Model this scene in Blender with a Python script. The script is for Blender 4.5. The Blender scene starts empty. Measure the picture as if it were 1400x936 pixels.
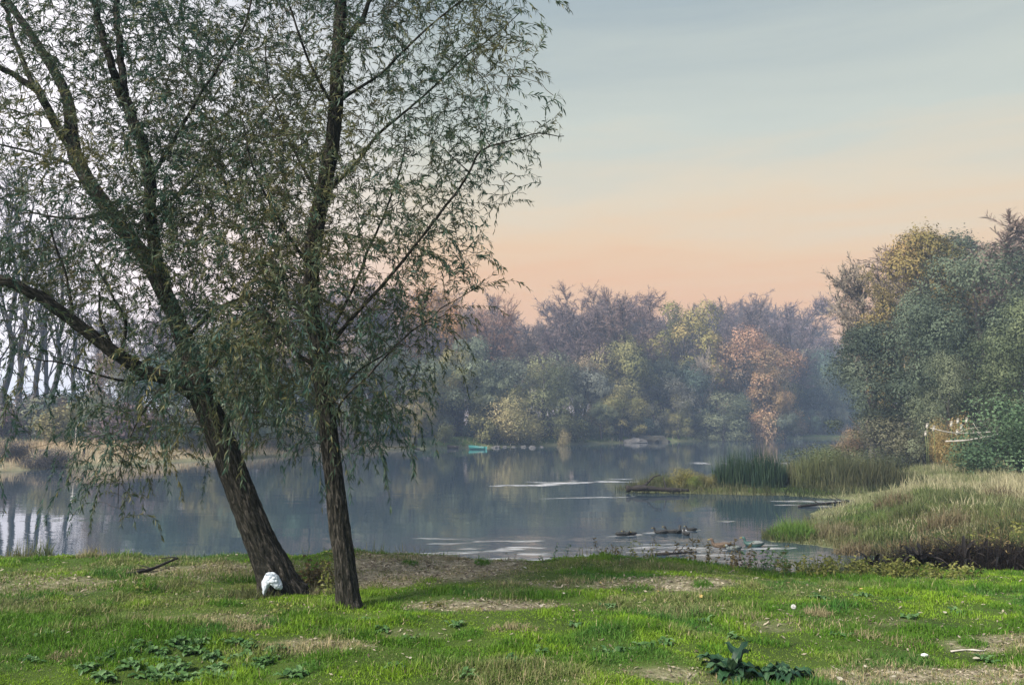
import bpy, bmesh, math, random
import numpy as np
from mathutils import Vector, noise as mnoise

R_ = math.radians
scene = bpy.context.scene
COL = scene.collection
random.seed(7)

# ------------------------------------------------------------------ camera
FPX = 1100.0
PITCH = math.atan(111.0 / FPX)
EYE = 3.0
cam_d = bpy.data.cameras.new('camera')
cam = bpy.data.objects.new('camera', cam_d)
COL.objects.link(cam)
cam.location = (0, 0, EYE)
cam.rotation_euler = (math.pi / 2 + PITCH, 0, 0)
cam_d.sensor_width = 36
cam_d.lens = FPX * 36 / 1400
cam_d.clip_start = 0.1
cam_d.clip_end = 4000
scene.camera = cam
CP, SP = math.cos(PITCH), math.sin(PITCH)


def ray(px, py):
    u = (px - 700) / FPX
    v = (468 - py) / FPX
    return np.array([u, CP - v * SP, SP + v * CP])


def at(px, py, Y):
    """world point seen at a photograph pixel, at ground distance Y"""
    d = ray(px, py)
    return np.array([0, 0, EYE]) + d * (Y / d[1])


def on_z(px, py, z=0.0):
    d = ray(px, py)
    return np.array([0, 0, EYE]) + d * ((z - EYE) / d[2])


# ------------------------------------------------------------------ noise
def _hash(ix, iy, iz, seed):
    n = (ix * 374761393 + iy * 668265263 + iz * 2147483647 + seed * 1274126177) & 0xFFFFFFFF
    n = ((n ^ (n >> 13)) * 1274126177) & 0xFFFFFFFF
    n = ((n ^ (n >> 15)) * 2246822519) & 0xFFFFFFFF
    return ((n ^ (n >> 16)) & 0xFFFFFF) / float(0xFFFFFF)


def vnoise(x, y, z=None, seed=0):
    x = np.asarray(x, float); y = np.asarray(y, float)
    z = np.zeros_like(x) if z is None else np.asarray(z, float)
    fx, fy, fz = np.floor(x), np.floor(y), np.floor(z)
    ix, iy, iz = fx.astype(np.int64), fy.astype(np.int64), fz.astype(np.int64)
    tx, ty, tz = x - fx, y - fy, z - fz
    tx, ty, tz = [t * t * (3 - 2 * t) for t in (tx, ty, tz)]
    out = 0
    for a in (0, 1):
        wx = tx if a else 1 - tx
        for b in (0, 1):
            wy = ty if b else 1 - ty
            for c in (0, 1):
                wz = tz if c else 1 - tz
                out = out + wx * wy * wz * _hash(ix + a, iy + b, iz + c, seed)
    return out


def fbm(x, y, z=None, seed=0, octv=4):
    s, a, t = 0, 1.0, 0
    f = 1.0
    for o in range(octv):
        s = s + a * vnoise(np.asarray(x) * f, np.asarray(y) * f, None if z is None else np.asarray(z) * f, seed + o * 17)
        t += a
        a *= .5
        f *= 2.03
    return s / t


def sstep(a, b, x):
    t = np.clip((np.asarray(x, float) - a) / (b - a), 0, 1)
    return t * t * (3 - 2 * t)


# ------------------------------------------------------------------ terrain
WATER = np.array([
    (-150, 22), (-60, 16), (-25, 14.6), (-12, 13.9), (-8, 13.4), (-5, 13.5), (-2, 13.2), (1, 13.3), (3.2, 14.0), (5.0, 14.9),
    (6.4, 15.7), (7.9, 17.2), (8.2, 18.6), (7.6, 20.2), (6.5, 20.9), (6.5, 21.9), (8.2, 24.4), (10.6, 28.4),
    (13.2, 31.0), (13.6, 32.4), (11.2, 34.0), (8, 34.8), (5.3, 35.6), (4.7, 37.0), (6, 39.5), (10, 42), (15, 43.8),
    (19, 44.2), (23, 47), (27.5, 54), (36, 70), (45, 98), (57, 130), (74, 172), (110, 205), (200, 230), (200, 262),
    (120, 240), (83, 194), (57, 165), (41, 150), (21, 132), (0, 106), (-14, 94), (-21, 77), (-25, 67), (-30, 58),
    (-32, 50), (-60, 42), (-150, 34)], float)


def sdist(x, y):
    """signed distance to the water's edge, positive on land"""
    x = np.asarray(x, float); y = np.asarray(y, float)
    best = np.full(x.shape, 1e9)
    inside = np.zeros(x.shape, bool)
    n = len(WATER)
    for i in range(n):
        ax, ay = WATER[i]
        bx, by = WATER[(i + 1) % n]
        dx, dy = bx - ax, by - ay
        t = np.clip(((x - ax) * dx + (y - ay) * dy) / (dx * dx + dy * dy), 0, 1)
        best = np.minimum(best, np.hypot(x - ax - t * dx, y - ay - t * dy))
        c = (ay > y) != (by > y)
        with np.errstate(divide='ignore', invalid='ignore'):
            xi = (bx - ax) * (y - ay) / (by - ay + 1e-12) + ax
        inside ^= c & (x < xi)
    return np.where(inside, -best, best)


def height(x, y):
    x = np.asarray(x, float); y = np.asarray(y, float)
    s = sdist(x, y) + (fbm(x * .8, y * .8, seed=5, octv=2) - .5) * .7
    near = 1.0 - sstep(10.2, 13.6, y)
    far = sstep(45, 70, y)
    pen = sstep(2.5, 4.5, x) * (1 - sstep(17, 21, x)) * sstep(32.5, 34.5, y) * (1 - sstep(44, 47, y))
    top = 1.36 * near + (1 - near) * (0.72 * (1 - far) + 1.3 * far)
    low = (1 - sstep(8.5, 13.5, x)) * sstep(4, 6, x) * sstep(15.5, 18, y) * (1 - sstep(36, 40, y))
    top = top * (1 - .68 * low)
    top = top * (1 - pen) + 0.22 * pen
    wid = 2.6 * near + (1 - near) * (3.5 * (1 - far) + 6 * far)
    land = top * sstep(-.2, 1, s / wid) * (1 - .15 * pen)
    land = land + sstep(0.2, 2.5, s) * ((fbm(x * .45, y * .45, seed=9, octv=3) - .5) * .26
                                        + (fbm(x * 2.3, y * 2.3, seed=11, octv=2) - .5) * .07)
    # the lawn rolls down gently towards the river
    land = land + near * sstep(0, 3, s) * (-.05 * sstep(8, 12, y) - .27 * sstep(.5, 4, x) * sstep(7.2, 10.6, y))
    bed = np.maximum(s * .35, -1.6)
    k = sstep(-.35, .35, s)
    return bed * (1 - k) * (s < .4) + np.where(s < -.35, 0, land * k) - .03


def H(x, y):
    return float(height(np.array([x]), np.array([y]))[0])


def ground(px, py, dmax=260):
    """first ground or water point under a photograph pixel"""
    d = ray(px, py)
    t = np.geomspace(3.0, dmax, 1500)
    X, Y, Z = d[0] * t, d[1] * t, EYE + d[2] * t
    h = np.maximum(height(X, Y), 0)
    i = np.nonzero(Z < h)[0]
    j = i[0] if len(i) else len(t) - 1
    return np.array([X[j], Y[j], h[j]])


# ------------------------------------------------------------------ mesh helpers
def raw_mesh(name, V, loops, counts):
    me = bpy.data.meshes.new(name)
    V = np.asarray(V, np.float32)
    loops = np.asarray(loops, np.int32).ravel()
    counts = np.asarray(counts, np.int32)
    me.vertices.add(len(V))
    me.vertices.foreach_set('co', V.ravel())
    me.loops.add(len(loops))
    me.loops.foreach_set('vertex_index', loops)
    me.polygons.add(len(counts))
    st = np.zeros(len(counts), np.int32)
    st[1:] = np.cumsum(counts)[:-1]
    me.polygons.foreach_set('loop_start', st)
    me.polygons.foreach_set('loop_total', counts)
    me.update(calc_edges=True)
    me.validate()
    return me


class MB:
    def __init__(s):
        s.V, s.L, s.C, s.A, s.n = [], [], [], {}, 0

    def add(s, V, F, **attr):
        V = np.asarray(V, float)
        F = np.asarray(F, np.int64)
        s.V.append(V)
        s.L.append((F + s.n).ravel())
        s.C.append(np.full(len(F), F.shape[1]))
        for k, a in attr.items():
            s.A.setdefault(k, []).append((s.n, np.asarray(a, float)))
        s.n += len(V)
        return s

    def tube(s, P, Rr, sides=6, cap=True, **attr):
        P = np.asarray(P, float)
        n = len(P)
        Rr = np.broadcast_to(np.asarray(Rr, float), (n,))
        T = np.gradient(P, axis=0)
        T /= np.linalg.norm(T, axis=1)[:, None] + 1e-12
        ref = np.array([0.31, 0.95, 0.07]) if abs(T[:, 1]).mean() < .8 else np.array([1, .1, .05])
        N = np.cross(T, ref); N /= np.linalg.norm(N, axis=1)[:, None] + 1e-12
        B = np.cross(T, N)
        a = np.arange(sides) * 2 * math.pi / sides
        V = P[:, None, :] + Rr[:, None, None] * (np.cos(a)[None, :, None] * N[:, None, :] + np.sin(a)[None, :, None] * B[:, None, :])
        V = V.reshape(-1, 3)
        i = np.arange(n - 1)[:, None] * sides
        j = np.arange(sides)[None, :]
        j2 = (j + 1) % sides
        F = np.stack([i + j, i + j2, i + sides + j2, i + sides + j], -1).reshape(-1, 4)
        kw = {k: np.full((len(V),) + np.shape(v), 0.) + np.asarray(v, float) for k, v in attr.items()}
        base = s.n
        s.add(V, F, **kw)
        if cap and sides >= 3:
            s.L.append(np.arange(sides)[::-1] + base); s.C.append(np.array([sides]))
            s.L.append(np.arange(sides) + base + (n - 1) * sides); s.C.append(np.array([sides]))
        return s

    def box(s, c, size, rot=0):
        x, y, z = np.asarray(size, float) / 2
        V = np.array([(i, j, k) for i in (-x, x) for j in (-y, y) for k in (-z, z)])
        cr, sr = math.cos(rot), math.sin(rot)
        V = np.stack([V[:, 0] * cr - V[:, 1] * sr, V[:, 0] * sr + V[:, 1] * cr, V[:, 2]], 1) + np.asarray(c)
        return s.add(V, [(0, 1, 3, 2), (4, 6, 7, 5), (0, 4, 5, 1), (2, 3, 7, 6), (0, 2, 6, 4), (1, 5, 7, 3)])

    def mesh(s, name):
        me = raw_mesh(name, np.concatenate(s.V), np.concatenate(s.L), np.concatenate(s.C))
        for k, parts in s.A.items():
            dim = 1 if parts[0][1].ndim == 1 else 3
            full = np.zeros((s.n, dim))
            for o, a in parts:
                full[o:o + len(a)] = a.reshape(len(a), -1)
            if dim == 1:
                at_ = me.attributes.new(k, 'FLOAT', 'POINT')
                at_.data.foreach_set('value', full[:, 0].astype(np.float32))
            else:
                at_ = me.attributes.new(k, 'FLOAT_VECTOR', 'POINT')
                at_.data.foreach_set('vector', full.astype(np.float32).ravel())
        if getattr(s, 'soft', None) is not None:
            me.polygons.foreach_set('use_smooth', np.ones(len(me.polygons), bool))
            me.normals_split_custom_set_from_vertices(s.soft.tolist())
        return me


def link(name, data, parent=None, loc=(0, 0, 0)):
    o = bpy.data.objects.new(name, data)
    COL.objects.link(o)
    o.location = loc
    if parent is not None:
        o.parent = parent
    return o


def put(name, mb, mat, parent=None, loc=(0, 0, 0), smooth=False):
    me = mb.mesh(name) if isinstance(mb, MB) else mb
    if mat is not None:
        me.materials.append(mat)
    if smooth:
        me.polygons.foreach_set('use_smooth', np.ones(len(me.polygons), bool))
    return link(name, me, parent, loc)


def tag(o, label, cat, group=None):
    o['label'] = label
    o['category'] = cat
    if group:
        o['group'] = group
    return o


def thing(name, label, cat, loc, group=None, rz=0):
    o = link(name, None, None, [float(v) for v in loc])
    o.rotation_euler = (0, 0, rz)
    o.empty_display_size = .1
    return tag(o, label, cat, group)


def kind(o, k):
    o['kind'] = k
    return o


def bm_mesh(name, bm):
    me = bpy.data.meshes.new(name)
    bm.to_mesh(me)
    bm.free()
    return me


# ------------------------------------------------------------------ materials
def new_mat(name):
    m = bpy.data.materials.new(name)
    m.use_nodes = True
    nt = m.node_tree
    nt.nodes.clear()
    out = nt.nodes.new('ShaderNodeOutputMaterial')
    return m, nt, out


def N(nt, t, **kw):
    n = nt.nodes.new(t)
    for k, v in kw.items():
        if k.startswith('in_'):
            key = k[3:]
            key = int(key) if key.isdigit() else key.replace('_', ' ')
            n.inputs[key].default_value = v
        else:
            setattr(n, k, v)
    return n


def ramp(nt, stops, fac):
    r = nt.nodes.new('ShaderNodeValToRGB')
    e = r.color_ramp.elements
    while len(e) < len(stops):
        e.new(0.5)
    for el, (p, c) in zip(e, stops):
        el.position = p
        el.color = (c[0], c[1], c[2], 1)
    nt.links.new(fac, r.inputs[0])
    return r.outputs[0]


def mix(nt, fac, a, b, mode='MIX'):
    m = nt.nodes.new('ShaderNodeMix')
    m.data_type = 'RGBA'
    m.blend_type = mode
    for sock, v in ((m.inputs[0], fac), (m.inputs[6], a), (m.inputs[7], b)):
        if hasattr(v, 'links'):
            nt.links.new(v, sock)
        elif isinstance(v, (tuple, list)):
            sock.default_value = (v[0], v[1], v[2], 1)
        else:
            sock.default_value = v
    return m.outputs[2]


def simple_mat(name, c1, c2, scale=8, rough=.8, bump=.2, coord='Object', stretch=(1, 1, 1), spec=.3):
    m, nt, out = new_mat(name)
    tc = N(nt, 'ShaderNodeTexCoord')
    mp = N(nt, 'ShaderNodeMapping')
    mp.inputs['Scale'].default_value = stretch
    nt.links.new(tc.outputs[coord], mp.inputs[0])
    nz = N(nt, 'ShaderNodeTexNoise', in_Scale=scale, in_Detail=6, in_Roughness=.65)
    nt.links.new(mp.outputs[0], nz.inputs['Vector'])
    c = ramp(nt, [(.3, c1), (.7, c2)], nz.outputs[0])
    b = N(nt, 'ShaderNodeBsdfPrincipled', in_Roughness=rough)
    b.inputs['Specular IOR Level'].default_value = spec
    nt.links.new(c, b.inputs['Base Color'])
    if bump:
        bp = N(nt, 'ShaderNodeBump', in_Strength=bump, in_Distance=.02)
        nt.links.new(nz.outputs[0], bp.inputs['Height'])
        nt.links.new(bp.outputs[0], b.inputs['Normal'])
    nt.links.new(b.outputs[0], out.inputs[0])
    return m


def leaf_mat(name, c1=None, c2=None, c3=None, trans=.25, rough=.6, objcol=False):
    """leaf colour by the leaf's own 'tint' attribute; objcol takes it from the object's colour"""
    m, nt, out = new_mat(name)
    at_ = N(nt, 'ShaderNodeAttribute', attribute_name='tint')
    if objcol:
        oi = N(nt, 'ShaderNodeObjectInfo')
        hs = N(nt, 'ShaderNodeHueSaturation')
        mr = N(nt, 'ShaderNodeMapRange', in_3=.45, in_4=1.6)
        nt.links.new(at_.outputs['Fac'], mr.inputs[0])
        nt.links.new(mr.outputs[0], hs.inputs['Value'])
        mr2 = N(nt, 'ShaderNodeMapRange', in_3=.53, in_4=.475)
        nt.links.new(at_.outputs['Fac'], mr2.inputs[0])
        nt.links.new(mr2.outputs[0], hs.inputs['Hue'])
        nt.links.new(oi.outputs['Color'], hs.inputs['Color'])
        c = hs.outputs[0]
    else:
        c = ramp(nt, [(.1, c1), (.5, c2), (.95, c3)], at_.outputs['Fac'])
    b = N(nt, 'ShaderNodeBsdfPrincipled', in_Roughness=rough)
    b.inputs['Specular IOR Level'].default_value = .25
    nt.links.new(c, b.inputs['Base Color'])
    t = N(nt, 'ShaderNodeBsdfTranslucent')
    nt.links.new(c, t.inputs[0])
    mx = N(nt, 'ShaderNodeMixShader', in_0=trans)
    nt.links.new(b.outputs[0], mx.inputs[1])
    nt.links.new(t.outputs[0], mx.inputs[2])
    nt.links.new(mx.outputs[0], out.inputs[0])
    return m


def bark_mat(name, c1, c2, c3):
    m, nt, out = new_mat(name)
    at_ = N(nt, 'ShaderNodeAttribute', attribute_name='bark_co')
    mp = N(nt, 'ShaderNodeMapping')
    mp.inputs['Scale'].default_value = (1, 1, .24)
    nt.links.new(at_.outputs['Vector'], mp.inputs[0])
    n1 = N(nt, 'ShaderNodeTexNoise', in_Scale=38, in_Detail=7, in_Roughness=.7)
    n1.inputs['Distortion'].default_value = .7
    n2 = N(nt, 'ShaderNodeTexNoise', in_Scale=6, in_Detail=4)
    vo = N(nt, 'ShaderNodeTexVoronoi', in_Scale=26)
    vo.feature = 'DISTANCE_TO_EDGE'
    for n in (n1, n2, vo):
        nt.links.new(mp.outputs[0], n.inputs['Vector'])
    c = ramp(nt, [(.36, c1), (.5, c2), (.63, c3)], n1.outputs[0])
    c = mix(nt, n2.outputs[0], c, (.026, .028, .02), 'MIX')
    b = N(nt, 'ShaderNodeBsdfPrincipled', in_Roughness=.9)
    b.inputs['Specular IOR Level'].default_value = .15
    nt.links.new(c, b.inputs['Base Color'])
    ad = N(nt, 'ShaderNodeMath', operation='ADD')
    ml = N(nt, 'ShaderNodeMath', operation='MULTIPLY', in_1=1.6)
    nt.links.new(vo.outputs['Distance'], ml.inputs[0])
    nt.links.new(n1.outputs[0], ad.inputs[0])
    nt.links.new(ml.outputs[0], ad.inputs[1])
    bp = N(nt, 'ShaderNodeBump', in_Strength=1.0, in_Distance=.03)
    nt.links.new(ad.outputs[0], bp.inputs['Height'])
    nt.links.new(bp.outputs[0], b.inputs['Normal'])
    nt.links.new(b.outputs[0], out.inputs[0])
    return m


M = {}
M['bark'] = bark_mat('willow_bark', (.006, .005, .005), (.030, .026, .023), (.19, .165, .145))
M['twig'] = simple_mat('twig', (.035, .03, .022), (.075, .065, .045), 20, .9, 0)
M['willow_leaf'] = leaf_mat('willow_leaf', (.042, .092, .068), (.08, .112, .062), (.20, .18, .075), .32, .55)
M['far_leaf'] = leaf_mat('far_leaf', objcol=True, trans=.25, rough=.9)
M['far_bark'] = simple_mat('far_bark', (.025, .023, .02), (.07, .06, .055), 3, .9, 0)
M['pale_bark'] = simple_mat('pale_bark', (.12, .10, .085), (.24, .20, .17), 3, .9, 0)
M['far_twig'] = leaf_mat('far_twig', objcol=True, trans=0, rough=.95)
M['grass'] = None


def blade_mat(name):
    m, nt, out = new_mat(name)
    at_ = N(nt, 'ShaderNodeAttribute', attribute_name='blade_col')
    b = N(nt, 'ShaderNodeBsdfPrincipled', in_Roughness=.55)
    b.inputs['Specular IOR Level'].default_value = .1
    nt.links.new(at_.outputs['Vector'], b.inputs['Base Color'])
    t = N(nt, 'ShaderNodeBsdfTranslucent')
    nt.links.new(at_.outputs['Vector'], t.inputs[0])
    mx = N(nt, 'ShaderNodeMixShader', in_0=.3)
    nt.links.new(b.outputs[0], mx.inputs[1])
    nt.links.new(t.outputs[0], mx.inputs[2])
    nt.links.new(mx.outputs[0], out.inputs[0])
    return m


M['blade'] = blade_mat('grass_blade')

# ------------------------------------------------------------------ world, sun, haze
SUN_AZ = R_(232)     # compass from +Y clockwise: behind the camera
SUN_EL = R_(42)
world = bpy.data.worlds.new('World')
scene.world = world
world.use_nodes = True
nt = world.node_tree
nt.nodes.clear()
wout = N(nt, 'ShaderNodeOutputWorld')
tc = N(nt, 'ShaderNodeTexCoord')
sx = N(nt, 'ShaderNodeSeparateXYZ')
nt.links.new(tc.outputs['Generated'], sx.inputs[0])
# faint stretched cloud bands shift the elevation read from the ramp
mp = N(nt, 'ShaderNodeMapping')
mp.inputs['Scale'].default_value = (1.1, 1.1, 9)
mp.inputs['Rotation'].default_value = (0, R_(-6), 0)
nt.links.new(tc.outputs['Generated'], mp.inputs[0])
cl = N(nt, 'ShaderNodeTexNoise', in_Scale=2.0, in_Detail=6, in_Roughness=.6)
cl.inputs['Distortion'].default_value = .3
nt.links.new(mp.outputs[0], cl.inputs['Vector'])
ma = N(nt, 'ShaderNodeMath', operation='MULTIPLY_ADD', in_1=.17, in_2=-.085)
nt.links.new(cl.outputs[0], ma.inputs[0])
el = N(nt, 'ShaderNodeMath', operation='ADD')
nt.links.new(sx.outputs['Z'], el.inputs[0])
nt.links.new(ma.outputs[0], el.inputs[1])
base = ramp(nt, [(0, (.80, .48, .30)), (.15, (.82, .50, .29)), (.20, (.80, .58, .37)), (.26, (.73, .63, .47)),
                 (.34, (.56, .60, .54)), (.48, (.38, .45, .47)), (.75, (.36, .46, .58)), (1, (.40, .50, .66))], el.outputs[0])
# a brighter, whiter sky to the left where the sun went down
lf = N(nt, 'ShaderNodeMapRange', in_1=-.10, in_2=-.55, in_3=0, in_4=1)
nt.links.new(sx.outputs['X'], lf.inputs[0])
base = mix(nt, lf.outputs[0], base, (1.28, 1.21, 1.29))
bg1 = N(nt, 'ShaderNodeBackground', in_Strength=.69)
nt.links.new(base, bg1.inputs[0])
sky = N(nt, 'ShaderNodeTexSky')
sky.sky_type = 'NISHITA'
sky.sun_disc = False
sky.sun_elevation = SUN_EL
sky.sun_rotation = SUN_AZ
sky.dust_density = 2
bg2 = N(nt, 'ShaderNodeBackground', in_Strength=.09)
nt.links.new(sky.outputs[0], bg2.inputs[0])
# toward the view the evening gradient, overhead and behind the blue sky of the Sky Texture
bk = N(nt, 'ShaderNodeMapRange', in_1=.25, in_2=-.5, in_3=0, in_4=.75)
nt.links.new(sx.outputs['Y'], bk.inputs[0])
mxs = N(nt, 'ShaderNodeMixShader')
nt.links.new(bk.outputs[0], mxs.inputs[0])
nt.links.new(bg1.outputs[0], mxs.inputs[1])
nt.links.new(bg2.outputs[0], mxs.inputs[2])
nt.links.new(mxs.outputs[0], wout.inputs[0])

sun_d = bpy.data.lights.new('sun', 'SUN')
sun_d.energy = 4.6
sun_d.angle = R_(14)
sun_d.color = (1, .93, .82)
sun = link('sun', sun_d)
sd = Vector((math.sin(SUN_AZ) * math.cos(SUN_EL), math.cos(SUN_AZ) * math.cos(SUN_EL), math.sin(SUN_EL)))
sun.rotation_euler = sd.to_track_quat('Z', 'Y').to_euler()
sun.location = sd * 60

HAZE = 0.0012
hm, nt, out = new_mat('haze')
pv = N(nt, 'ShaderNodeVolumePrincipled', in_Density=HAZE, in_Anisotropy=.1)
pv.inputs['Color'].default_value = (.50, .65, .92, 1)
nt.links.new(pv.outputs[0], out.inputs['Volume'])
haze = put('haze', MB().box((0, 150, 15.4), (1400, 1400, 39.2)), hm)
kind(haze, 'stuff')
tag(haze, 'pale blue evening haze over the whole river valley', 'haze')

# ------------------------------------------------------------------ ground sheet and water
gx = np.unique(np.round(np.concatenate([np.arange(-11, 11.01, .11), np.arange(-45, 60, .9), np.linspace(-640, 640, 60)]), 3))
gy = np.unique(np.round(np.concatenate([np.arange(3, 16.01, .11), np.arange(16, 48, .45), np.arange(48, 215, 1.6), np.linspace(-500, 800, 60)]), 3))
GX, GY = np.meshgrid(gx, gy)
GZ = height(GX.ravel(), GY.ravel())
V = np.stack([GX.ravel(), GY.ravel(), GZ], 1)
nx, ny = len(gx), len(gy)
i = (np.arange(ny - 1)[:, None] * nx + np.arange(nx - 1)[None, :]).ravel()
F = np.stack([i, i + 1, i + nx + 1, i + nx], 1)


def dirt_amount(x, y):
    """bare trodden soil of the lawn: world patches under photograph spots"""
    d = 0
    for (cx, cy, rx, ry, w) in DIRT:
        q = ((x - cx) / rx) ** 2 + ((y - cy) / ry) ** 2
        d = np.maximum(d, w * (1 - sstep(.25, 1.25, q + (fbm(x * 2.2, y * 2.2, seed=31, octv=3) - .5) * 1.3)))
    return d


DIRT = []
for (px, py, rx, ry, w) in [(585, 783, 1.25, 1.1, 1), (660, 829, .75, .30, .9), (905, 798, .75, .4, .8), (1275, 925, 1.2, .36, 1),
                            (1365, 880, .5, .25, .75), (440, 884, .45, .22, .6), (560, 868, .4, .12, .25), (330, 782, .8, .6, .55),
                            (245, 782, .7, .5, .6), (940, 925, .5, .16, .6), (30, 800, 1.4, .5, .5), (285, 845, .7, .18, .45),
                            (760, 800, .8, .2, .35), (1090, 855, .5, .2, .3), (1200, 850, .6, .15, .25)]:
    g = ground(px, py)
    DIRT.append((g[0], g[1], rx, ry, w))

gm, nt, out = new_mat('ground_soil')
tcn = N(nt, 'ShaderNodeTexCoord')
n1 = N(nt, 'ShaderNodeTexNoise', in_Scale=1.1, in_Detail=6, in_Roughness=.6)
n2 = N(nt, 'ShaderNodeTexNoise', in_Scale=15, in_Detail=6, in_Roughness=.7)
n3 = N(nt, 'ShaderNodeTexNoise', in_Scale=.25, in_Detail=5)
for n in (n1, n2, n3):
    nt.links.new(tcn.outputs['Object'], n.inputs['Vector'])
n4 = N(nt, 'ShaderNodeTexNoise', in_Scale=5.5, in_Detail=7, in_Roughness=.75)
nt.links.new(tcn.outputs['Object'], n4.inputs['Vector'])
soil = ramp(nt, [(.34, (.10, .085, .055)), (.5, (.30, .26, .18)), (.66, (.54, .48, .37))], n2.outputs[0])
green = ramp(nt, [(.3, (.03, .05, .012)), (.7, (.075, .12, .022))], n1.outputs[0])
dat = N(nt, 'ShaderNodeAttribute', attribute_name='dirt')
soil = mix(nt, ramp(nt, [(.42, (0, 0, 0)), (.6, (1, 1, 1))], n4.outputs[0]), soil, (.15, .14, .085))
cgr = mix(nt, dat.outputs['Fac'], green, soil)
dry = N(nt, 'ShaderNodeAttribute', attribute_name='dryness')
tan = ramp(nt, [(.3, (.20, .17, .10)), (.7, (.38, .33, .22))], n1.outputs[0])
cgr = mix(nt, dry.outputs['Fac'], cgr, tan)
b = N(nt, 'ShaderNodeBsdfPrincipled', in_Roughness=.95)
b.inputs['Specular IOR Level'].default_value = .1
nt.links.new(cgr, b.inputs['Base Color'])
bp = N(nt, 'ShaderNodeBump', in_Strength=.7, in_Distance=.03)
nt.links.new(n2.outputs[0], bp.inputs['Height'])
nt.links.new(bp.outputs[0], b.inputs['Normal'])
nt.links.new(b.outputs[0], out.inputs[0])

gs = sdist(V[:, 0], V[:, 1])
dirt = np.where(V[:, 1] < 15, dirt_amount(V[:, 0], V[:, 1]), 0)
dirt = np.maximum(dirt, np.where((gs < 1.1) & (gs > -3), .4, 0))
leftbank = (V[:, 0] < -12) & (V[:, 1] > 38) & (V[:, 1] < 110)
dryv = np.where(leftbank, sstep(-.5, 1.5, gs) * (1 - sstep(11, 17, gs)), 0)
dryv = np.maximum(dryv, np.where((V[:, 0] > 13.5) & (V[:, 1] > 17) & (V[:, 1] < 75), .55 * sstep(0, 2, gs), 0))
gmb = MB().add(V, F, dirt=dirt, dryness=dryv)
kind(put('ground', gmb, gm, smooth=True), 'structure')

wm, nt, out = new_mat('river_water')
tcn = N(nt, 'ShaderNodeTexCoord')
b = N(nt, 'ShaderNodeBsdfPrincipled', in_Roughness=.02, in_IOR=1.5)
b.inputs['Base Color'].default_value = (.036, .058, .078, 1)
b.inputs['Specular IOR Level'].default_value = .95


def wnoise(scale, sxyz, detail=3, dist=0):
    mp = N(nt, 'ShaderNodeMapping')
    mp.inputs['Scale'].default_value = sxyz
    nt.links.new(tcn.outputs['Object'], mp.inputs[0])
    n = N(nt, 'ShaderNodeTexNoise', in_Scale=scale, in_Detail=detail)
    n.inputs['Distortion'].default_value = dist
    nt.links.new(mp.outputs[0], n.inputs['Vector'])
    return n.outputs[0]


def mth(op, a, b_=None, c=None):
    n = N(nt, 'ShaderNodeMath', operation=op)
    for k, v in enumerate((a, b_, c)):
        if v is None:
            continue
        if hasattr(v, 'links'):
            nt.links.new(v, n.inputs[k])
        else:
            n.inputs[k].default_value = v
    return n.outputs[0]


calm = wnoise(.9, (.35, 1, 1), 3)
fine = wnoise(5.5, (.45, 1.2, 1), 3, .3)
rif = N(nt, 'ShaderNodeAttribute', attribute_name='riffle').outputs['Fac']
hgt = mth('ADD', mth('MULTIPLY', calm, .018), mth('MULTIPLY', fine, mth('MULTIPLY_ADD', rif, .085, .002)))
bp = N(nt, 'ShaderNodeBump', in_Strength=1.0, in_Distance=.35)
nt.links.new(hgt, bp.inputs['Height'])
nt.links.new(bp.outputs[0], b.inputs['Normal'])
fo = N(nt, 'ShaderNodeAttribute', attribute_name='foam').outputs['Fac']  # white mask: painted sky glare on the riffles as well as whitewater
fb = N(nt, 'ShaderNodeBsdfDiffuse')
fb.inputs[0].default_value = (.78, .78, .80, 1)  # white diffuse painted for sky glare on the riffles, and for whitewater
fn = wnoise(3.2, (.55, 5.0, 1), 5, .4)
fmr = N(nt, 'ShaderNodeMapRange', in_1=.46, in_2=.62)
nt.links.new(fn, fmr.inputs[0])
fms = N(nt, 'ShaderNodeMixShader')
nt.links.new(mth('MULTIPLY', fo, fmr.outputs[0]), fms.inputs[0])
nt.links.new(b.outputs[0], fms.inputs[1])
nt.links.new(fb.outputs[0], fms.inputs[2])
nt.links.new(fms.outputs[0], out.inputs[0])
# riffles: shallow fast water before the near bank, thin current lines off the islet, the birds' wakes
wx = np.unique(np.round(np.concatenate([np.arange(-14, 26, .16), np.arange(-45, 60, 1.2), np.linspace(-640, 640, 30)]), 3))
wy = np.unique(np.round(np.concatenate([np.arange(13, 52, .12), np.arange(52, 215, 2), np.linspace(10, 800, 30)]), 3))
WX, WY = np.meshgrid(wx, wy)
wxr, wyr = WX.ravel(), WY.ravel()
nxw = len(wx)
i = (np.arange(len(wy) - 1)[:, None] * nxw + np.arange(nxw - 1)[None, :]).ravel()
F = np.stack([i, i + 1, i + nxw + 1, i + nxw], 1)
rf = np.zeros_like(wxr)
foam = np.zeros_like(wxr)  # holds painted sky glare as well as whitewater
near_r = sstep(-4.5, .5, wxr) * (1 - sstep(8, 9.5, wxr)) * (1 - sstep(20.5, 25, wyr + (fbm(wxr * .5, wyr * .8, seed=3) - .5) * 3))
rf = np.maximum(rf, .42 * near_r * (.45 + .55 * sstep(.4, .6, fbm(wxr * .3, wyr * 1.3, seed=4))))
left_r = (1 - sstep(-9.0, -7.5, wxr)) * (1 - sstep(20, 26, wyr)) * .035
rf = np.maximum(rf, left_r)


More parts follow.
